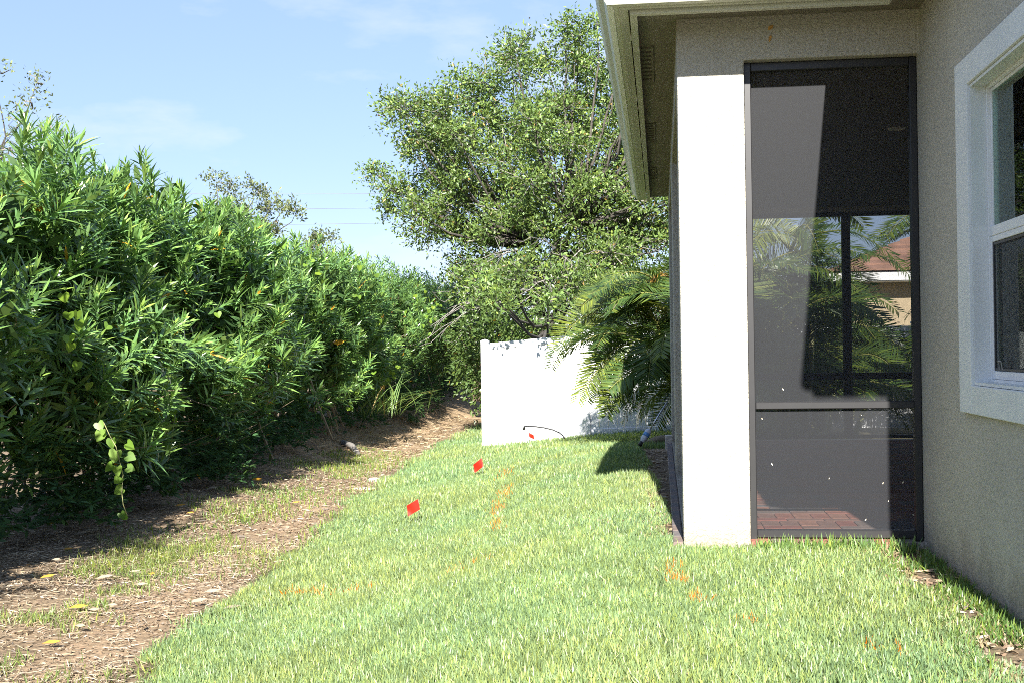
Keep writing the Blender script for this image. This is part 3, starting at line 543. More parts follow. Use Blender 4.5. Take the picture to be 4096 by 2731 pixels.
# ------------------------------------------------------------------ trees
def tree(name, label, base, clumps, trunk_r, leaf, lcol, per=(26, 15), group=None, twigs=0, lsz=1.0):
    o = empty(name, base, label, 'tree', group); base = arr(base); tk = MB(); lf = MB(); tw = MB()
    cl = arr([c[:3] for c in clumps]); cr = arr([c[3] for c in clumps]); cen = cl.mean(0); zmin = base[2]
    forks = [];
    for a in range(3):
        j = rng.integers(len(cl)); tgt = cen*.45+cl[j]*.55; top = tgt*.75+base*.25; t = np.linspace(0, 1, 9)[:, None]
        mid = base*.5+top*.5+arr([rng.normal()*.25, rng.normal()*.25, .3]); cv = base*(1-t)**2+2*t*(1-t)*mid+top*t*t
        cv[1:] += rng.normal(size=(8, 3))*.05; tk.tube(cv, np.linspace(trunk_r, trunk_r*.3, 9), 8); forks += list(cv[3:])
    forks = arr(forks)
    for c, r in zip(cl, cr):
        d = np.linalg.norm(forks-c, axis=1)+np.maximum(0, forks[:, 2]-c[2])*1.2; f = forks[np.argmin(d)]; t = np.linspace(0, 1, 7)[:, None]
        mid = (f+c)/2+arr([rng.normal()*.2, rng.normal()*.2, -.15*np.linalg.norm(f-c)]); cv = f*(1-t)**2+2*t*(1-t)*mid+c*t*t; cv[1:-1] += rng.normal(size=(5, 3))*.05
        tk.tube(cv, np.linspace(trunk_r*.24, trunk_r*.06, 7), 6)
        nt = int(per[0]*r*r/.64)+6; d = unit(rand_dir(nt)+arr([0, 0, .25])); ln = r*(.55+.65*rng.random(nt)); e = c+d*ln[:, None]*arr([1, 1, .8])
        st = c+d*(ln*.12)[:, None]
        for i in range(nt): 
            if i % 4 == 0: tw.tube([st[i], (st[i]+e[i])/2+rng.normal(size=3)*.04, e[i]], [.014, .009, .004], 3)
        k = per[1]; t = np.tile(np.linspace(.25, 1.05, k), nt); sd = np.repeat(np.arange(nt), k); P = st[sd]+(e-st)[sd]*t[:, None]+rng.normal(size=(nt*k, 3))*.07
        D = unit(d[sd]*.6+rand_dir(nt*k)+arr([0, 0, .15])); br_ = np.repeat(.6+.8*rng.random((nt, 1)), k, axis=0)
        lf.leaves(P, D, rand_dir(nt*k)+arr([0, -.15, .5]), leaf[0]*(.7+.6*rng.random(nt*k)), leaf[1]*(.7+.6*rng.random(nt*k)), leafcol(nt*k, lcol, .3, .012, (.3, .2, .06), .35)*br_, OVAL)
    tk.build('trunk', M['bark'], o, smooth=True); tag(tw.build('twigs', M['twig'], o), kind='stuff'); tag(lf.build('crown', M['oak'], o), kind='stuff'); return o
def inpoly(p, x, y):
    c = False; j = len(p)-1
    for i in range(len(p)):
        if (p[i][1] > y) != (p[j][1] > y) and x < (p[j][0]-p[i][0])*(y-p[i][1])/(p[j][1]-p[i][1])+p[i][0]: c = not c
        j = i
    return c
OAK = [(-1.6, 7.9), (-2.3, 7.9), (-2.8, 7.4), (-3.6, 7.2), (-3.95, 6.8), (-5.1, 6.6), (-5.5, 6.2), (-5.4, 5.8), (-5.75, 5.3), (-6.0, 4.7), (-5.7, 4.1), (-5.4, 3.5), (-4.9, 3.1), (-4.3, 2.5), (-3.6, 2.1), (-2.5, 1.8), (-1.1, 1.9), (.6, 2.2), (1.7, 3.9), (2.1, 5.7), (1.2, 7.4), (-.2, 8.0)]
cl = []; tries = 0
while len(cl) < 150 and tries < 9000:
    tries += 1; x = -6.2+8.5*rng.random(); z = 1.8+6.3*rng.random()
    if not inpoly(OAK, x, z): continue
    q = (x, 27+rng.normal()*1.1, z, .45+.4*rng.random())
    if all((q[0]-p[0])**2+.35*(q[1]-p[1])**2+(q[2]-p[2])**2 > .24 for p in cl): cl.append(q)
cl += [(-2.5, 19.2, 1.8, .26), (-1.75, 19.2, 1.72, .26), (-2.8, 19.4, 1.95, .3), (-2.3, 19.6, 2.2, .45), (-1.5, 20.6, 2.2, .5), (-2.9, 21, 2.1, .5), (-3.4, 22, 2.2, .6), (-6.2, 26.5, 4.95, .42), (-6.0, 27, 4.2, .4), (-5.75, 26.6, 6.45, .4), (-4.3, 26.5, 6.9, .45), (-2.0, 26.8, 8.1, .45), (-1.3, 27, 8.2, .4)]
oak = tree('oak_tree', 'large live oak with wide airy crown behind the white fence', (-2.3, 27.2, -.35), cl, .2, (.092, .042), (.11, .178, .052), (58, 18))
bt = MB()                                               # bare pale twigs under the oak's crown
for i in range(40):
    s0 = arr([-3.9+3.6*rng.random(), 24.6+1.8*rng.random(), 1.9+1.3*rng.random()]); d = unit(arr([rng.normal()*.8-.5, -.7, rng.normal()*.45-.15])); L = .7+1.1*rng.random(); p = [s0+d*L*t+arr([0, 0, -.25*t*t*L])+rng.normal(size=3)*.03 for t in np.linspace(0, 1, 5)]
    bt.tube(p, np.linspace(.017, .005, 5), 4)
    for j in range(5):
        q = p[1+j % 4]; d2 = unit(d+rand_dir(1)[0]*1.0); bt.tube([q, q+d2*.18, q+d2*.36+rng.normal(size=3)*.05], [.008, .006, .003], 3)
bt.build('bare_twigs', M['twig'], oak)
def blob(cx, cy, cz, rx, rz, n, r0=.35, r1=.6):
    L = []
    for i in range(n):
        d = rand_dir(1)[0]*rng.random()**.5; L.append((cx+d[0]*rx, cy+d[1]*rx*.8, cz+d[2]*rz, r0+(r1-r0)*rng.random()))
    return L
tree('oak_tree', 'small grey green tree top rising over the middle of the hedge', (-10.6, 31, -.2), blob(-10.7, 31, 4.5, 1.0, 1.0, 18, .35, .5)+[(-11.5, 31, 5.55, .35), (-11.2, 31, 5.3, .4), (-10.5, 31, 5.35, .35), (-10.3, 31, 5.2, .3), (-9.6, 31, 4.85, .35), (-9.35, 31, 4.7, .3), (-10.0, 31, 4.9, .4)], .1, (.1, .046), (.12, .15, .075), (30, 14))
tree('oak_tree', 'tiny tree tip showing just above the far hedge', (-10.0, 36, -.2), blob(-10.0, 36, 3.8, .6, .8, 8, .3, .45)+[(-9.75, 36, 4.5, .3), (-10.2, 36, 4.5, .3)], .08, (.1, .046), (.12, .15, .075), (30, 14))
tree('oak_tree', 'sparse tree branches poking over the hedge at the left edge', (-8.6, 14.2, -.3), [(-8.0, 14, 3.5, .3), (-7.75, 14, 3.55, .28), (-7.65, 14, 3.95, .22), (-7.5, 14, 4.1, .2), (-7.42, 14, 4.32, .15), (-7.3, 14, 3.5, .22), (-7.25, 14, 3.75, .16), (-7.9, 14, 4.45, .18), (-8.3, 14, 4.6, .3)], .06, (.055, .024), (.12, .15, .075), (26, 12))
def shrub(label, base, hgt, rad, n, lcol, leaf):
    o = empty('background_shrub', base, label, 'shrub', 'shrubs beyond the fence'); lf = MB(); st = MB(); b = arr(base)
    d = rand_dir(n); r = rng.random(n)**.4; lump = .75+.5*vnoise(d[:, 0]*3+b[0], d[:, 2]*3+d[:, 1]*2, .7, 3); P = b+arr([0, 0, hgt*.52])+d*(r*lump)[:, None]*arr([rad, rad*.8, hgt*.5])
    lf.leaves(P, unit(d+rand_dir(n)*.9), rand_dir(n)+arr([0, -.2, .5]), leaf[0]*(.7+.6*rng.random(n)), leaf[1]*(.8+.4*rng.random(n)), leafcol(n, lcol, .3, .004), OVAL)
    for i in range(14):
        e = P[rng.integers(n)]; st.tube([b+arr([rng.normal()*.1, rng.normal()*.1, -.1]), b*.5+e*.5+arr([0, 0, .2]), e], [.03, .018, .006], 5)
    st.build('stems', M['branch'], o); tag(lf.build('crown', M['oak'], o), kind='stuff')
for lab, b, h, r, c in (('dark leafy shrub behind the fence beside the hedge end', (-4.4, 30, -.1), 3.1, 1.5, (.06, .11, .035)), ('leafy green shrub under the oak left of its trunk', (-3.3, 24.6, -.3), 2.5, 1.1, (.075, .13, .035)),
                       ('leafy green shrub under the oak right of its trunk', (-1.4, 24.8, -.3), 2.4, 1.25, (.08, .14, .04)), ('tall dark shrub between the oak and the palms', (.6, 25.2, -.3), 3.4, 1.6, (.06, .11, .035)),
                       ('dark shrub closing the gap at the far path end', (-6.6, 36, 0), 3.4, 2.3, (.05, .1, .03)), ('low dark shrub at the far end of the dirt path', (-4.9, 33.5, 0), 2.6, 1.7, (.05, .1, .03)), ('broad shrub in deep shade behind the oak trunk', (-2.2, 31, -.2), 3.4, 2.6, (.05, .1, .03))):
    shrub(lab, b, h, r, 5200, c, (.1, .05))
# ------------------------------------------------------------------ areca palm clump at the end of the porch
def frond(mb, p0, p1, p2, n=58, ll=.46, lw=.021, col=(.08, .14, .035), droop=.55, rach=(.3, .3, .09), upv=(0, 0, 1.), jit=.07):
    p0, p1, p2 = arr(p0), arr(p1), arr(p2); t = np.linspace(0, 1, 14)[:, None]; cv = p0*(1-t)**2+2*t*(1-t)*p1+p2*t*t
    mb.tube(cv, np.linspace(.014, .003, 14), 5, rach); tt = np.linspace(.16, 1, n); q = tt[:, None]; P = p0*(1-q)**2+2*q*(1-q)*p1+p2*q*q; T = unit(2*(1-q)*(p1-p0)+2*q*(p2-p1))
    U = unit(arr([upv])); up = unit(U-T*(T*U).sum(1, keepdims=True)); sd = np.cross(T, up); prof = np.interp(tt, [.16, .35, .7, 1], [.55, 1, .85, .35])
    for sg in (-1, 1):
        D = unit(sd*sg*.85+T*.65+up*.28+rng.normal(size=(n, 3))*jit); L = ll*prof*(.9+.2*rng.random(n))
        TPL = (arr([0, .3, .3, .7, .7, 1]), arr([0, -.5, .5, -.38, .38, 0]), arr([0, 0, 0, -.16*droop*2, -.16*droop*2, -.5*droop]), LANCE[3])
        mb.leaves(P, D, up+T*.15+rng.normal(size=(n, 3))*.12, L, lw*(.8+.4*rng.random(n)), leafcol(n, col, .22, .0, yl=.6), TPL)
palm = empty('areca_palm', (.75, 16.6, -.25), 'clump of arching feather palms between the porch and white fence', 'palm')
heads = [(.15, 16.6, 1.4), (.5, 16.2, 1.55), (.85, 17.0, 1.8), (1.3, 16.4, 1.8), (1.75, 16.8, 2.3), (.35, 17.3, 1.7), (2.0, 16.6, 1.5), (1.5, 16.0, 1.1), (.0, 16.9, .75), (.6, 15.8, 1.2), (1.1, 15.9, .6), (-.05, 16.5, 1.35), (1.0, 17.2, .3), (1.6, 17.4, .4), (2.2, 17.3, .3), (4.5, 17.6, 1.0), (.3, 16.1, .5), (.0, 16.1, 1.0), (.2, 15.7, .8), (-.05, 16.9, 1.3), (.2, 16.3, 1.6), (4.5, 17.5, 2.2), (4.9, 17.3, 1.7), (4.4, 17.9, 2.4), (4.6, 17.4, 1.2), (1.2, 18.6, 1.2), (1.8, 18.5, 1.3), (2.3, 18.6, 1.1), (.6, 18.6, 1.0), (1.4, 19.2, .8), (2.0, 19.2, .7), (2.6, 19.2, .7), (3.2, 19.25, .5), (1.1, 19.3, .25), (1.7, 19.3, .2), (2.3, 19.3, .2), (2.9, 19.3, .2)]  # unseen right-hand heads and those at the fence are added to shade it
for i, hd in enumerate(heads):
    m = MB(); b = arr([hd[0]*.75+.35+rng.normal()*.08, 16.6+(hd[1]-16.6)*.5+rng.normal()*.1, -.35]); m.tube([b, (b+arr(hd))/2+arr([.05, 0, .1]), hd], [.045, .038, .03], 8); m.build('stem', M['stem'], palm, smooth=True)
fr = []; SPN = (13, 12, 10, 8, 11, 9, 4, 1)
for hd in heads:
    k = 5 if hd[0] < .45 else 8
    for j in range(k):
        a = j*6.283/k+rng.random()*1.0; up = (.75+.6*rng.random())*(.8 if hd[0] < .9 else 1); L = 1.0+.7*rng.random(); dx, dy = math.cos(a), math.sin(a)*.85
        if abs(dx) < .35 and dy < -.5: L *= .75
        h_ = arr(hd); p1 = h_+arr([dx*L*.5, dy*L*.5, up*.75]); p2 = h_+arr([dx*L*1.0, dy*L*1.0, up*.75-.25-.9*rng.random()]); fr.append((h_, p1, p2))
fr += [((-.2, 16.7, 1.15), (-1.1, 16.8, 2.0), (-1.5, 16.9, .8)), ((-.25, 16.6, 1.15), (-.85, 16.5, 1.3), (-1.0, 16.6, .35)), ((-.2, 16.4, 1.0), (-.75, 16.2, 1.3), (-.85, 16.4, .35)), ((.1, 16.3, 1.5), (-.55, 16.4, 2.05), (-1.05, 16.5, 1.6)), ((0, 16.3, .7), (-.5, 16.1, .9), (-.72, 16.2, .15)), ((.2, 16.6, 1.2), (-.5, 17.0, 1.6), (-.9, 17.1, .95)), ((.25, 16.2, .9), (-.4, 16.1, 1.35), (-.75, 16.3, .3)), ((.3, 16.3, .7), (-.25, 16.0, .95), (-.5, 16.2, .05)), ((.3, 15.9, .5), (-.1, 15.7, .6), (-.3, 15.8, .1)),
       ((1.0, 16.5, 1.6), (1.6, 16.4, 2.7), (2.6, 16.5, 2.0)), ((1.2, 16.5, 1.6), (2.0, 16.2, 2.2), (2.75, 16.3, 1.1)), ((1.0, 16.6, 1.6), (1.2, 16.6, 3.0), (2.1, 16.8, 2.9)), ((.9, 16.6, 1.7), (.9, 16.4, 2.8), (1.8, 16.3, 2.45))]
for i, (a, b, c) in enumerate(fr):
    m = MB(); dead = False; col = (.06, .115, .033) if rng.random() < .7 else (.12, .165, .04); nsp = len(fr)-i; frond(m, a, b, c, col=(.115, .16, .042) if nsp in SPN[:4] else col, ll=.36 if nsp in SPN else .44, lw=.016 if nsp in SPN else .019, upv=(.1, -1, .35) if nsp in SPN else (rng.normal()*.45, -.25+rng.normal()*.35, 1.), jit=.04 if nsp in SPN else .07, droop=.4 if nsp in SPN else .55); m.build('frond', M['palm'], palm)
m = MB(); frond(m, (.3, 16.4, 1.85), (-.1, 16.2, 2.2), (-.3, 16.2, 1.55), 26, .34, .02, (.3, .13, .03), .8, (.3, .2, .08)); tag(m.build('frond', M['palm'], palm), 'dead orange brown frond')
sp = empty('small_palm', (4.4, 22, -.35), 'small palm peeking past the last fence post by neighbour wall', 'palm')
for j in range(9):
    a = j*.7; m = MB(); frond(m, (4.4, 22, .1), (4.4+.45*math.cos(a), 22+.4*math.sin(a), 1.0), (4.4+.8*math.cos(a), 22+.7*math.sin(a), .75+.3*rng.random()), 24, .3, .018, (.13, .18, .05)); m.build('frond', M['palm'], sp)
m = MB(); m.tube([(4.4, 22, -.5), (4.4, 22, .15)], [.06, .04], 8); m.build('stem', M['stem'], sp)
# ------------------------------------------------------------------ overhead cables
for nm, z0, z1 in (('highest of the three thin overhead cables', 7.17, 6.93), ('middle one of the three thin overhead cables', 6.6, 6.42), ('lowest of the three thin overhead cables', 6.0, 5.88)):
    m = MB(); x = np.linspace(-40, 40, 41); z = z0+(z1-z0)*(x+14)/4.2*.42-.0+.0009*(x+12)**2; m.tube(np.stack([x, np.full(41, 46.), z], -1), .0105, 5); tag(m.build('power_cable', M['cable']), nm+' crossing the sky', 'cable', 'overhead cables')
# ------------------------------------------------------------------ lawn
paint = [((-2.274, 7.220), (-2.073, 7.060), 0.045, 0.55), ((-1.995, 6.980), (-1.861, 6.880), 0.03, 0.3), ((-1.749, 6.780), (-1.588, 6.660), 0.035, 0.5), ((-1.112, 6.380), (-0.961, 6.520), 0.04, 0.3), ((-1.048, 7.680), (-1.128, 8.500), 0.035, 0.3), ((-1.191, 8.740), (-1.259, 9.500), 0.05, 0.45), ((-1.259, 9.500), (-1.343, 10.660), 0.05, 0.4), ((-1.485, 11.540), (-1.571, 12.420), 0.06, 0.45), ((0.022, 5.800), (0.071, 5.380), 0.03, 0.55), ((0.118, 5.120), (0.168, 5.000), 0.03, 0.5), ((0.295, 4.640), (0.350, 4.600), 0.035, 0.3), ((0.656, 4.260), (0.763, 4.180), 0.045, 0.22)]   # sprayed orange survey marks: from, to, width, density
def painted(x, y):
    r = np.zeros(len(x))
    for (a, b, w_, d) in paint:
        ax_, ay = a; bx_, by_ = b; L2 = (bx_-ax_)**2+(by_-ay)**2; t = np.clip(((x-ax_)*(bx_-ax_)+(y-ay)*(by_-ay))/L2, 0, 1); q = np.hypot(x-(ax_+t*(bx_-ax_)), y-(ay+t*(by_-ay))); r = np.maximum(r, np.where(q < w_*2.2, .62*d*np.exp(-(q/w_)**2), 0))
    return rng.random(len(x)) < r*(.4+1.1*vnoise(x, y, .09, 61))
gm = MB()
def sow(n, x0, x1, y0, y1, ln, wd, mask, base=(.18, .265, .125), dryf=.2, lean=.4, hmin=0):
    x = x0+(x1-x0)*rng.random(n); y = y0+(y1-y0)*rng.random(n); k = mask(x, y); x, y = x[k], y[k]; n = len(x)
    if not n: return
    z = H(x, y)-.006; a = rng.random(n)*6.283; l = np.abs(rng.normal(size=n))*lean; D = unit(np.stack([np.cos(a)*l, np.sin(a)*l, np.ones(n)], -1)); a2 = rng.random(n)*6.283
    N = np.stack([np.cos(a2), np.sin(a2), .2*np.ones(n)], -1); pn = vnoise(x, y, .8, 51); pf = vnoise(x, y, .22, 52)
    L = ln*(.55+.75*rng.random(n))*(.85+.35*pn); W = wd*(.7+.6*rng.random(n)); c = leafcol(n, base, .22, 0, yl=.5)*(.88+.3*pf[:, None])*(arr([1, 1, 1])+(pn[:, None]-.5)*arr([.25, .05, -.1]))
    dp = dryf*(.3+1.5*pf)+.55*np.exp(-np.abs(x-1.05)/.16)*(y < 6.15)*(x < 1.3)+.5*np.exp(-np.abs(x-.0+.04*(y-6.2))/.1)*(y > 6.5)*(y < 12)
    dk = rng.random(n) < dp; c[dk] = arr([.4, .33, .19])*(.65+.6*rng.random((dk.sum(), 1))); L[dk] *= .62; D[dk] = unit(D[dk]+rng.normal(size=(dk.sum(), 3))*arr([.7, .7, .1]))
    pk = painted(x, y); c[pk] = arr([.85, .23, .01])*(.75+.4*rng.random((pk.sum(), 1)))
    gm.leaves(np.stack([x, y, z], -1), D, N, L, W, c, BLADE)
def lawn_mask(x, y):
    d = x-edge_x(y)-.16*(vnoise(x, y, .35, 71)-.5)*2; e = rng.random(len(x)) < ss((d+.08)/.3)
    wall = (y < 6.3) & (x > 1.05+.14*(vnoise(x, y, .3, 72)-.5)); side = (y > 6.3) & (y < 14.5) & (x > .05-.04*(y-6.2)+.1*(vnoise(x, y, .4, 73)-.5)); pil = (x > .075) & (y > 6.19) & (y < 13.5)
    fr_ = x > -.56*y-.3; return e & ~wall & ~side & ~pil & fr_
sow(270000, -2.9, 1.25, 3.7, 6.4, .05, .0058, lawn_mask, lean=.55); sow(140000, -3.2, 1.2, 6.3, 9.2, .05, .0065, lawn_mask, lean=.55); sow(95000, -3.5, .3, 9.2, 13, .055, .008, lawn_mask, lean=.55)
sow(48000, -3.8, .6, 13, 17, .085, .012, lawn_mask, dryf=.06); sow(42000, -4.3, 2.5, 17, 21.5, .09, .014, lawn_mask, dryf=.05); sow(16000, -4.6, -2.7, 20, 27, .09, .016, lawn_mask)
def verge(x, y):                                         # thin weedy grass on the path
    d = edge_x(y)-x; p = vnoise(x, y, .55, 75)*.65+vnoise(x, y, .2, 76)*.35; return (d > -.15) & (d < 1.7) & (rng.random(len(x)) < ss((p-.36)/.25)*np.interp(d, [0, .25, .8, 1.7], [.3, .35, 1.0, .25])) & (x > -.56*y-.3)
sow(60000, -5.2, -2.0, 4.2, 9.5, .065, .006, verge, (.14, .2, .06), .38, .6); sow(26000, -5, -2.8, 9.5, 20, .07, .009, verge, (.12, .19, .05), .4, .5)
def strip(x, y): return (x > .93) & (x < 1.25) & (vnoise(x, y, .16, 77) > .4)
sow(11000, .95, 1.26, 3.7, 6.15, .05, .007, strip, (.09, .17, .045), .25, .7); sow(900, .45, 1.2, 6.05, 6.17, .075, .008, lambda x, y: x > 0, (.12, .22, .07), .1, .3)
tag(gm.build('lawn_grass', M['grass']), 'bright green coarse bladed lawn grass', 'grass', kind='stuff')
# ------------------------------------------------------------------ litter
lt = MB()
def litter(n, x0, x1, y0, y1, l, wd, mask, cols, flat=.35):
    x = x0+(x1-x0)*rng.random(n); y = y0+(y1-y0)*rng.random(n); k = mask(x, y); x, y = x[k], y[k]; n = len(x); a = rng.random(n)*6.283
    D = np.stack([np.cos(a), np.sin(a), rng.normal(size=n)*flat*.5], -1); N = arr([[0, 0, 1.]])+rng.normal(size=(n, 3))*flat; c = arr(cols)[rng.integers(len(cols), size=n)]*(.6+.7*rng.random((n, 1)))
    lt.leaves(np.stack([x, y, H(x, y)+.004+.012*rng.random(n)], -1), D, N, l*(.5+rng.random(n)), wd*(.5+rng.random(n)), c, LANCE)
TAN = [(.5, .41, .3), (.42, .33, .22), (.36, .27, .17), (.3, .21, .13), (.33, .24, .16), (.28, .2, .14), (.22, .15, .1), (.46, .36, .27), (.3, .26, .22)]
pm_ = lambda x, y: (x < edge_x(y)+.06*rng.normal(size=len(x))) & (x > -.56*y-.4) & (rng.random(len(x)) < .35+.75*vnoise(x, y, .5, 81))
litter(38000, -6, -2.2, 4.2, 9.5, .042, .0075, pm_, TAN); litter(28000, -6, -2.7, 9.5, 17, .06, .010, pm_, TAN); litter(16000, -6, -3, 17, 30, .14, .012, pm_, TAN+[(.5, .4, .24)]*3)
litter(16000, -6, -2.2, 4.2, 10, .11, .0045, pm_, [(.5, .42, .3), (.42, .34, .23), (.56, .48, .36)], .3); litter(900, .85, 1.27, 3.8, 6.2, .035, .012, lambda x, y: x > 0, TAN); litter(1500, -.35, .1, 6.4, 14, .05, .013, lambda x, y: x < .05, TAN)
tag(lt.build('leaf_litter', M['dry']), 'brown and tan leaf litter strewn over the dirt path', 'leaf litter', kind='stuff')
DL = []
for c in ((.28, .23, .18), (.36, .3, .22), (.5, .27, .05), (.33, .21, .12)):
    m = MB(); m.leaves([(0, 0, 0)], [(1, 0, 0)], [(0, 0, 1)], 1, 1, c, (LANCE[0], LANCE[1], arr([0, .06, .1, .03, .12, .09]), LANCE[3])); DL.append(m.mesh('fallen_leaf', M['dry']))
spots = [(-3.624, 8.008, 1, 0.2), (-3.726, 7.743, 1, 0.6), (-3.402, 7.583, 1, 0.1), (-4.483, 8.764, 2, 0.2), (-4.703, 9.422, 0, 1.2), (-4.055, 7.617, 2, 0.8), (-3.467, 7.967, 2, -0.6), (-3.442, 6.788, 2, 0.1), (-3.312, 6.762, 1, -0.4), (-2.842, 6.460, 0, -1.3), (-3.254, 6.874, 1, 0), (-3.206, 6.385, 1, -0.5), (-2.843, 7.376, 1, 0.1), (-2.947, 8.640, 1, -0.9), (-2.806, 7.019, 1, 0.7), (-2.529, 6.850, 0, 0.4), (-4.393, 9.255, 0, -0.8), (-4.366, 8.366, 1, -0.5), (-4.592, 11.174, 2, 0.3), (-4.416, 10.330, 3, 0.6), (-4.352, 10.859, 2, 0.2), (-5.060, 13.916, 3, 0.5), (-4.608, 13.505, 2, 0.1), (-3.639, 11.783, 2, 0.4), (-4.734, 12.388, 1, 0.3), (-3.182, 5.993, 2, 0.1), (-3.330, 9.188, 1, 0.4)]
for i, (lx, ly, k, a) in enumerate(spots):
    p = (lx, ly); z = float(H(lx, ly))
    sz = .08+.045*((i*37 % 10)/10)
    d = arr([math.cos(a), math.sin(a), .05]); o = place('fallen_leaf', DL[k], None, (p[0], p[1], z+.03), frame_rot(d, arr([.1, -.25, 1])), (sz, sz*.24, sz))
    tag(o, ['dry greyish leaf lying on the littered dirt path', 'dry pale tan leaf lying on the littered dirt path', 'fallen orange yellow leaf lying on the littered dirt path', 'fallen brown leaf lying on the littered dirt path'][k], 'leaf', ['grey dry leaves on the path', 'pale dry leaves on the path', 'orange leaves on the path', 'brown leaves on the path'][k])
# stones, stick and tall grass by the path
def stone(label, x, y, sx, sy, sz):
    m = MB(); n = 9; th = np.linspace(0, 6.283, n, endpoint=False); V = []
    for r, z in ((1, -.4), (1.05, .3), (.8, .85), (.35, 1)):
        for j in range(n): q = r*(.8+.4*vnoise(j*1.3, r*3+x, .7, 5)); V.append((x+sx*q*math.cos(th[j]), y+sy*q*math.sin(th[j]), float(H(x, y))+sz*z))
    f = [[a*n+j, a*n+(j+1) % n, a*n+n+(j+1) % n, a*n+n+j] for a in range(3) for j in range(n)]; m.add(V, [f, [list(range(3*n, 4*n))]]); tag(m.build('stone', M['stone'], smooth=True), label, 'stone')
stone('flat pale stone slab at the lawn edge of the path', -3.35, 13.6, .16, .07, .02); stone('small rounded pale stone behind the flat slab', -3.45, 14.5, .08, .06, .04)
m = MB(); a = arr((-5.151, 19.500, -0.091)); b = arr((-4.679, 18.600, -0.180)); a[2] = float(H(a[0], a[1]))+.04; b[2] = float(H(b[0], b[1]))+.04; m.tube([a, (a+b)/2+arr([.03, 0, .03]), b], [.045, .05, .04], 8); tag(m.build('fallen_branch', M['twig'], smooth=True), 'short bare fallen branch on dirt under the hedge', 'branch')
tg = empty('tall_grass_clump', (-5.0, 21.5, -.15), 'clump of tall arching grass growing out of the hedge foot', 'grass'); m = MB(); n = 90
a = rng.random(n)*6.28; P = arr([[-4.95, 21.5, -.1]])+rng.normal(size=(n, 3))*arr([.25, .3, .03]); up = .35+.5*rng.random(n); D = unit(np.stack([np.cos(a)*up+.25, np.sin(a)*up-.15, np.ones(n)], -1)); N = -unit(np.stack([np.cos(a), np.sin(a), -up], -1))
m.leaves(P, D, N, .55+.4*rng.random(n), .02, leafcol(n, (.12, .2, .06), .25, .05, (.4, .3, .12)), (arr([0, .3, .3, .65, .65, 1]), arr([-.0, -.5, .5, -.4, .4, 0]), arr([0, -.02, -.02, -.16, -.16, -.5]), LANCE[3])); tag(m.build('blades', M['grass'], tg), kind='stuff')
# ------------------------------------------------------------------ small things on the lawn
def flag(label, top, size, twist, tilt):
    top = arr(top); gz = float(H(top[0], top[1]))
    o = empty('marker_flag', (top[0], top[1], gz), label, 'flag', 'red marker flags')
    m = MB(); m.tube([(top[0], top[1], gz-.05), (top[0]+.004, top[1], (gz+top[2])/2), tuple(top)], .0017, 5); m.build('wire_stem', M['wire'], o)
    n = 6; V = []; dx = arr([math.cos(twist), math.sin(twist), -tilt]); 
    for i in range(n+1):
        for j in range(n+1):
            u, v = i/n, j/n; q = top+dx*size*1.15*u+arr([.25*tilt, 0, -1])*size*v+arr([0, -1, 0])*.02*math.sin(u*4+v*2)*u; V.append(q)
    m = MB(); m.add(V, [[[i*(n+1)+j, (i+1)*(n+1)+j, (i+1)*(n+1)+j+1, i*(n+1)+j+1] for i in range(n) for j in range(n)]]); m.build('flag_cloth', M['flag'], o, smooth=True)
flag('red marker flag nearest the camera on the lawn', (-1.949, 9.700, -0.160), 0.085, math.pi+.3, .55)
flag('red marker flag on the lawn near the fence corner post', (-1.842, 12.500, -0.078), 0.085, math.pi-.2, .75)
flag('small faded red flag standing just before the white fence', (-2.099, 19.350, -0.273), 0.075, .5, .5)
m = MB(); P = [(-1.515, 19.200, -0.365), (-1.545, 19.231, -0.320), (-1.605, 19.262, -0.274), (-1.706, 19.294, -0.232), (-1.846, 19.325, -0.200), (-2.007, 19.356, -0.180), (-2.129, 19.387, -0.176), (-2.172, 19.419, -0.190), (-2.184, 19.450, -0.231)]
m.tube(P, [.012]*7+[.017, .02], 8); tag(m.build('irrigation_pipe', M['rubber'], smooth=True), 'thin black pipe arching out of the grass before the fence', 'pipe')
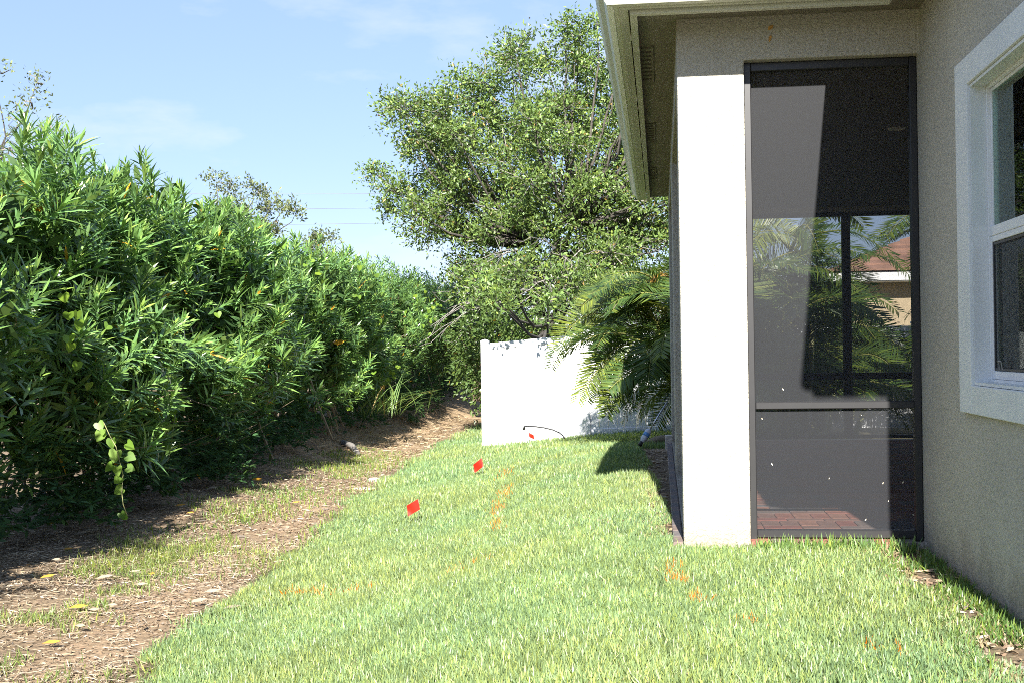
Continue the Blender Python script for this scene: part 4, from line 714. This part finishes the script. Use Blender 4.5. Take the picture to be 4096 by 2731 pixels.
# long handled tool leaning on the porch corner
to = empty('cleaning_tool', (-.2, 12.6, .03), 'silver pole with grey and blue head leaning on porch wall', 'tool'); A = arr([-.19, 12.55, .10]); Bp = arr([.055, 12.7, .47]); u = unit(Bp-A)
m = MB(); m.tube([A+u*.1, Bp], .0085, 8); m.build('pole', M['metal'], to, smooth=True)
m = MB(); m.tube([A-u*.03, A, A+u*.1, A+u*.125], [.02, .034, .034, .018], 10); hd_ = m.build('head', M['greyplastic'], to, smooth=True)
m = MB(); m.tube([A+u*.035, A+u*.075], .0352, 10); m.build('label_band', M['blue'], hd_, smooth=True)
m = MB(); m.tube([A-u*.075, A-u*.028], [.024, .018], 8); m.build('nozzle', M['rubber'], hd_, smooth=True)
m = MB(); t = np.linspace(0, 1, 9); pts = np.stack([-.22+.55*t, 14.8+.1*t, H(-.22+.55*t, 14.8+.1*t)+.06+.05*np.sin(t*3.1)], -1); m.tube(pts, np.interp(t, [0, .3, 1], [.012, .05, .03]), 8); tag(m.build('palm_sheath', M['branch'], smooth=True), 'dark brown dry palm sheath lying by the fence foot', 'palm debris')
m = MB(); m.box(.03, .11, 13.5, 13.62, float(H(.05, 13.5))-.03, float(H(.05, 13.5))+.17); tag(bevel(m.build('concrete_block', M['stone']), .01, 2), 'pale concrete block at the far corner of the porch', 'block')
# curled leaf on the header, clippings on the screen
m = MB(); m.leaves([(.55, 6.195, 2.585), (.565, 6.195, 2.56)], [(.5, -.1, .4), (-.3, -.1, -1)], [(0, -1, .2)]*2, [.035, .04], [.02, .013], (.6, .33, .1), LANCE); tag(m.build('curled_leaf', M['dry']), 'small curled orange dry leaf stuck on the stucco header', 'leaf')
m = MB(); m.leaves([(0, 0, 0)], [(0, 0, 1)], [(0, -1, 0)], .018, .008, (.75, .68, .5), OVAL); cm = m.mesh('grass_clipping', M['dry'])
for p in ((0.608, 6.280, 0.795), (0.503, 6.280, 0.649), (0.987, 6.280, 0.666), (1.153, 6.280, 0.643), (0.548, 6.280, 0.420), (0.822, 6.280, 0.351), (1.080, 6.280, 0.327), (1.108, 6.280, 0.238), (0.994, 6.280, 0.145), (1.176, 6.280, 0.330), (1.228, 6.280, 0.171)):
    o = place('grass_clipping', cm, None, p, Matrix.Rotation(random.uniform(-.7, .7), 3, 'Y'), random.uniform(.5, .85)); tag(o, 'tiny pale grass clipping stuck to the porch insect screen', 'clipping', 'grass clippings on the screen')
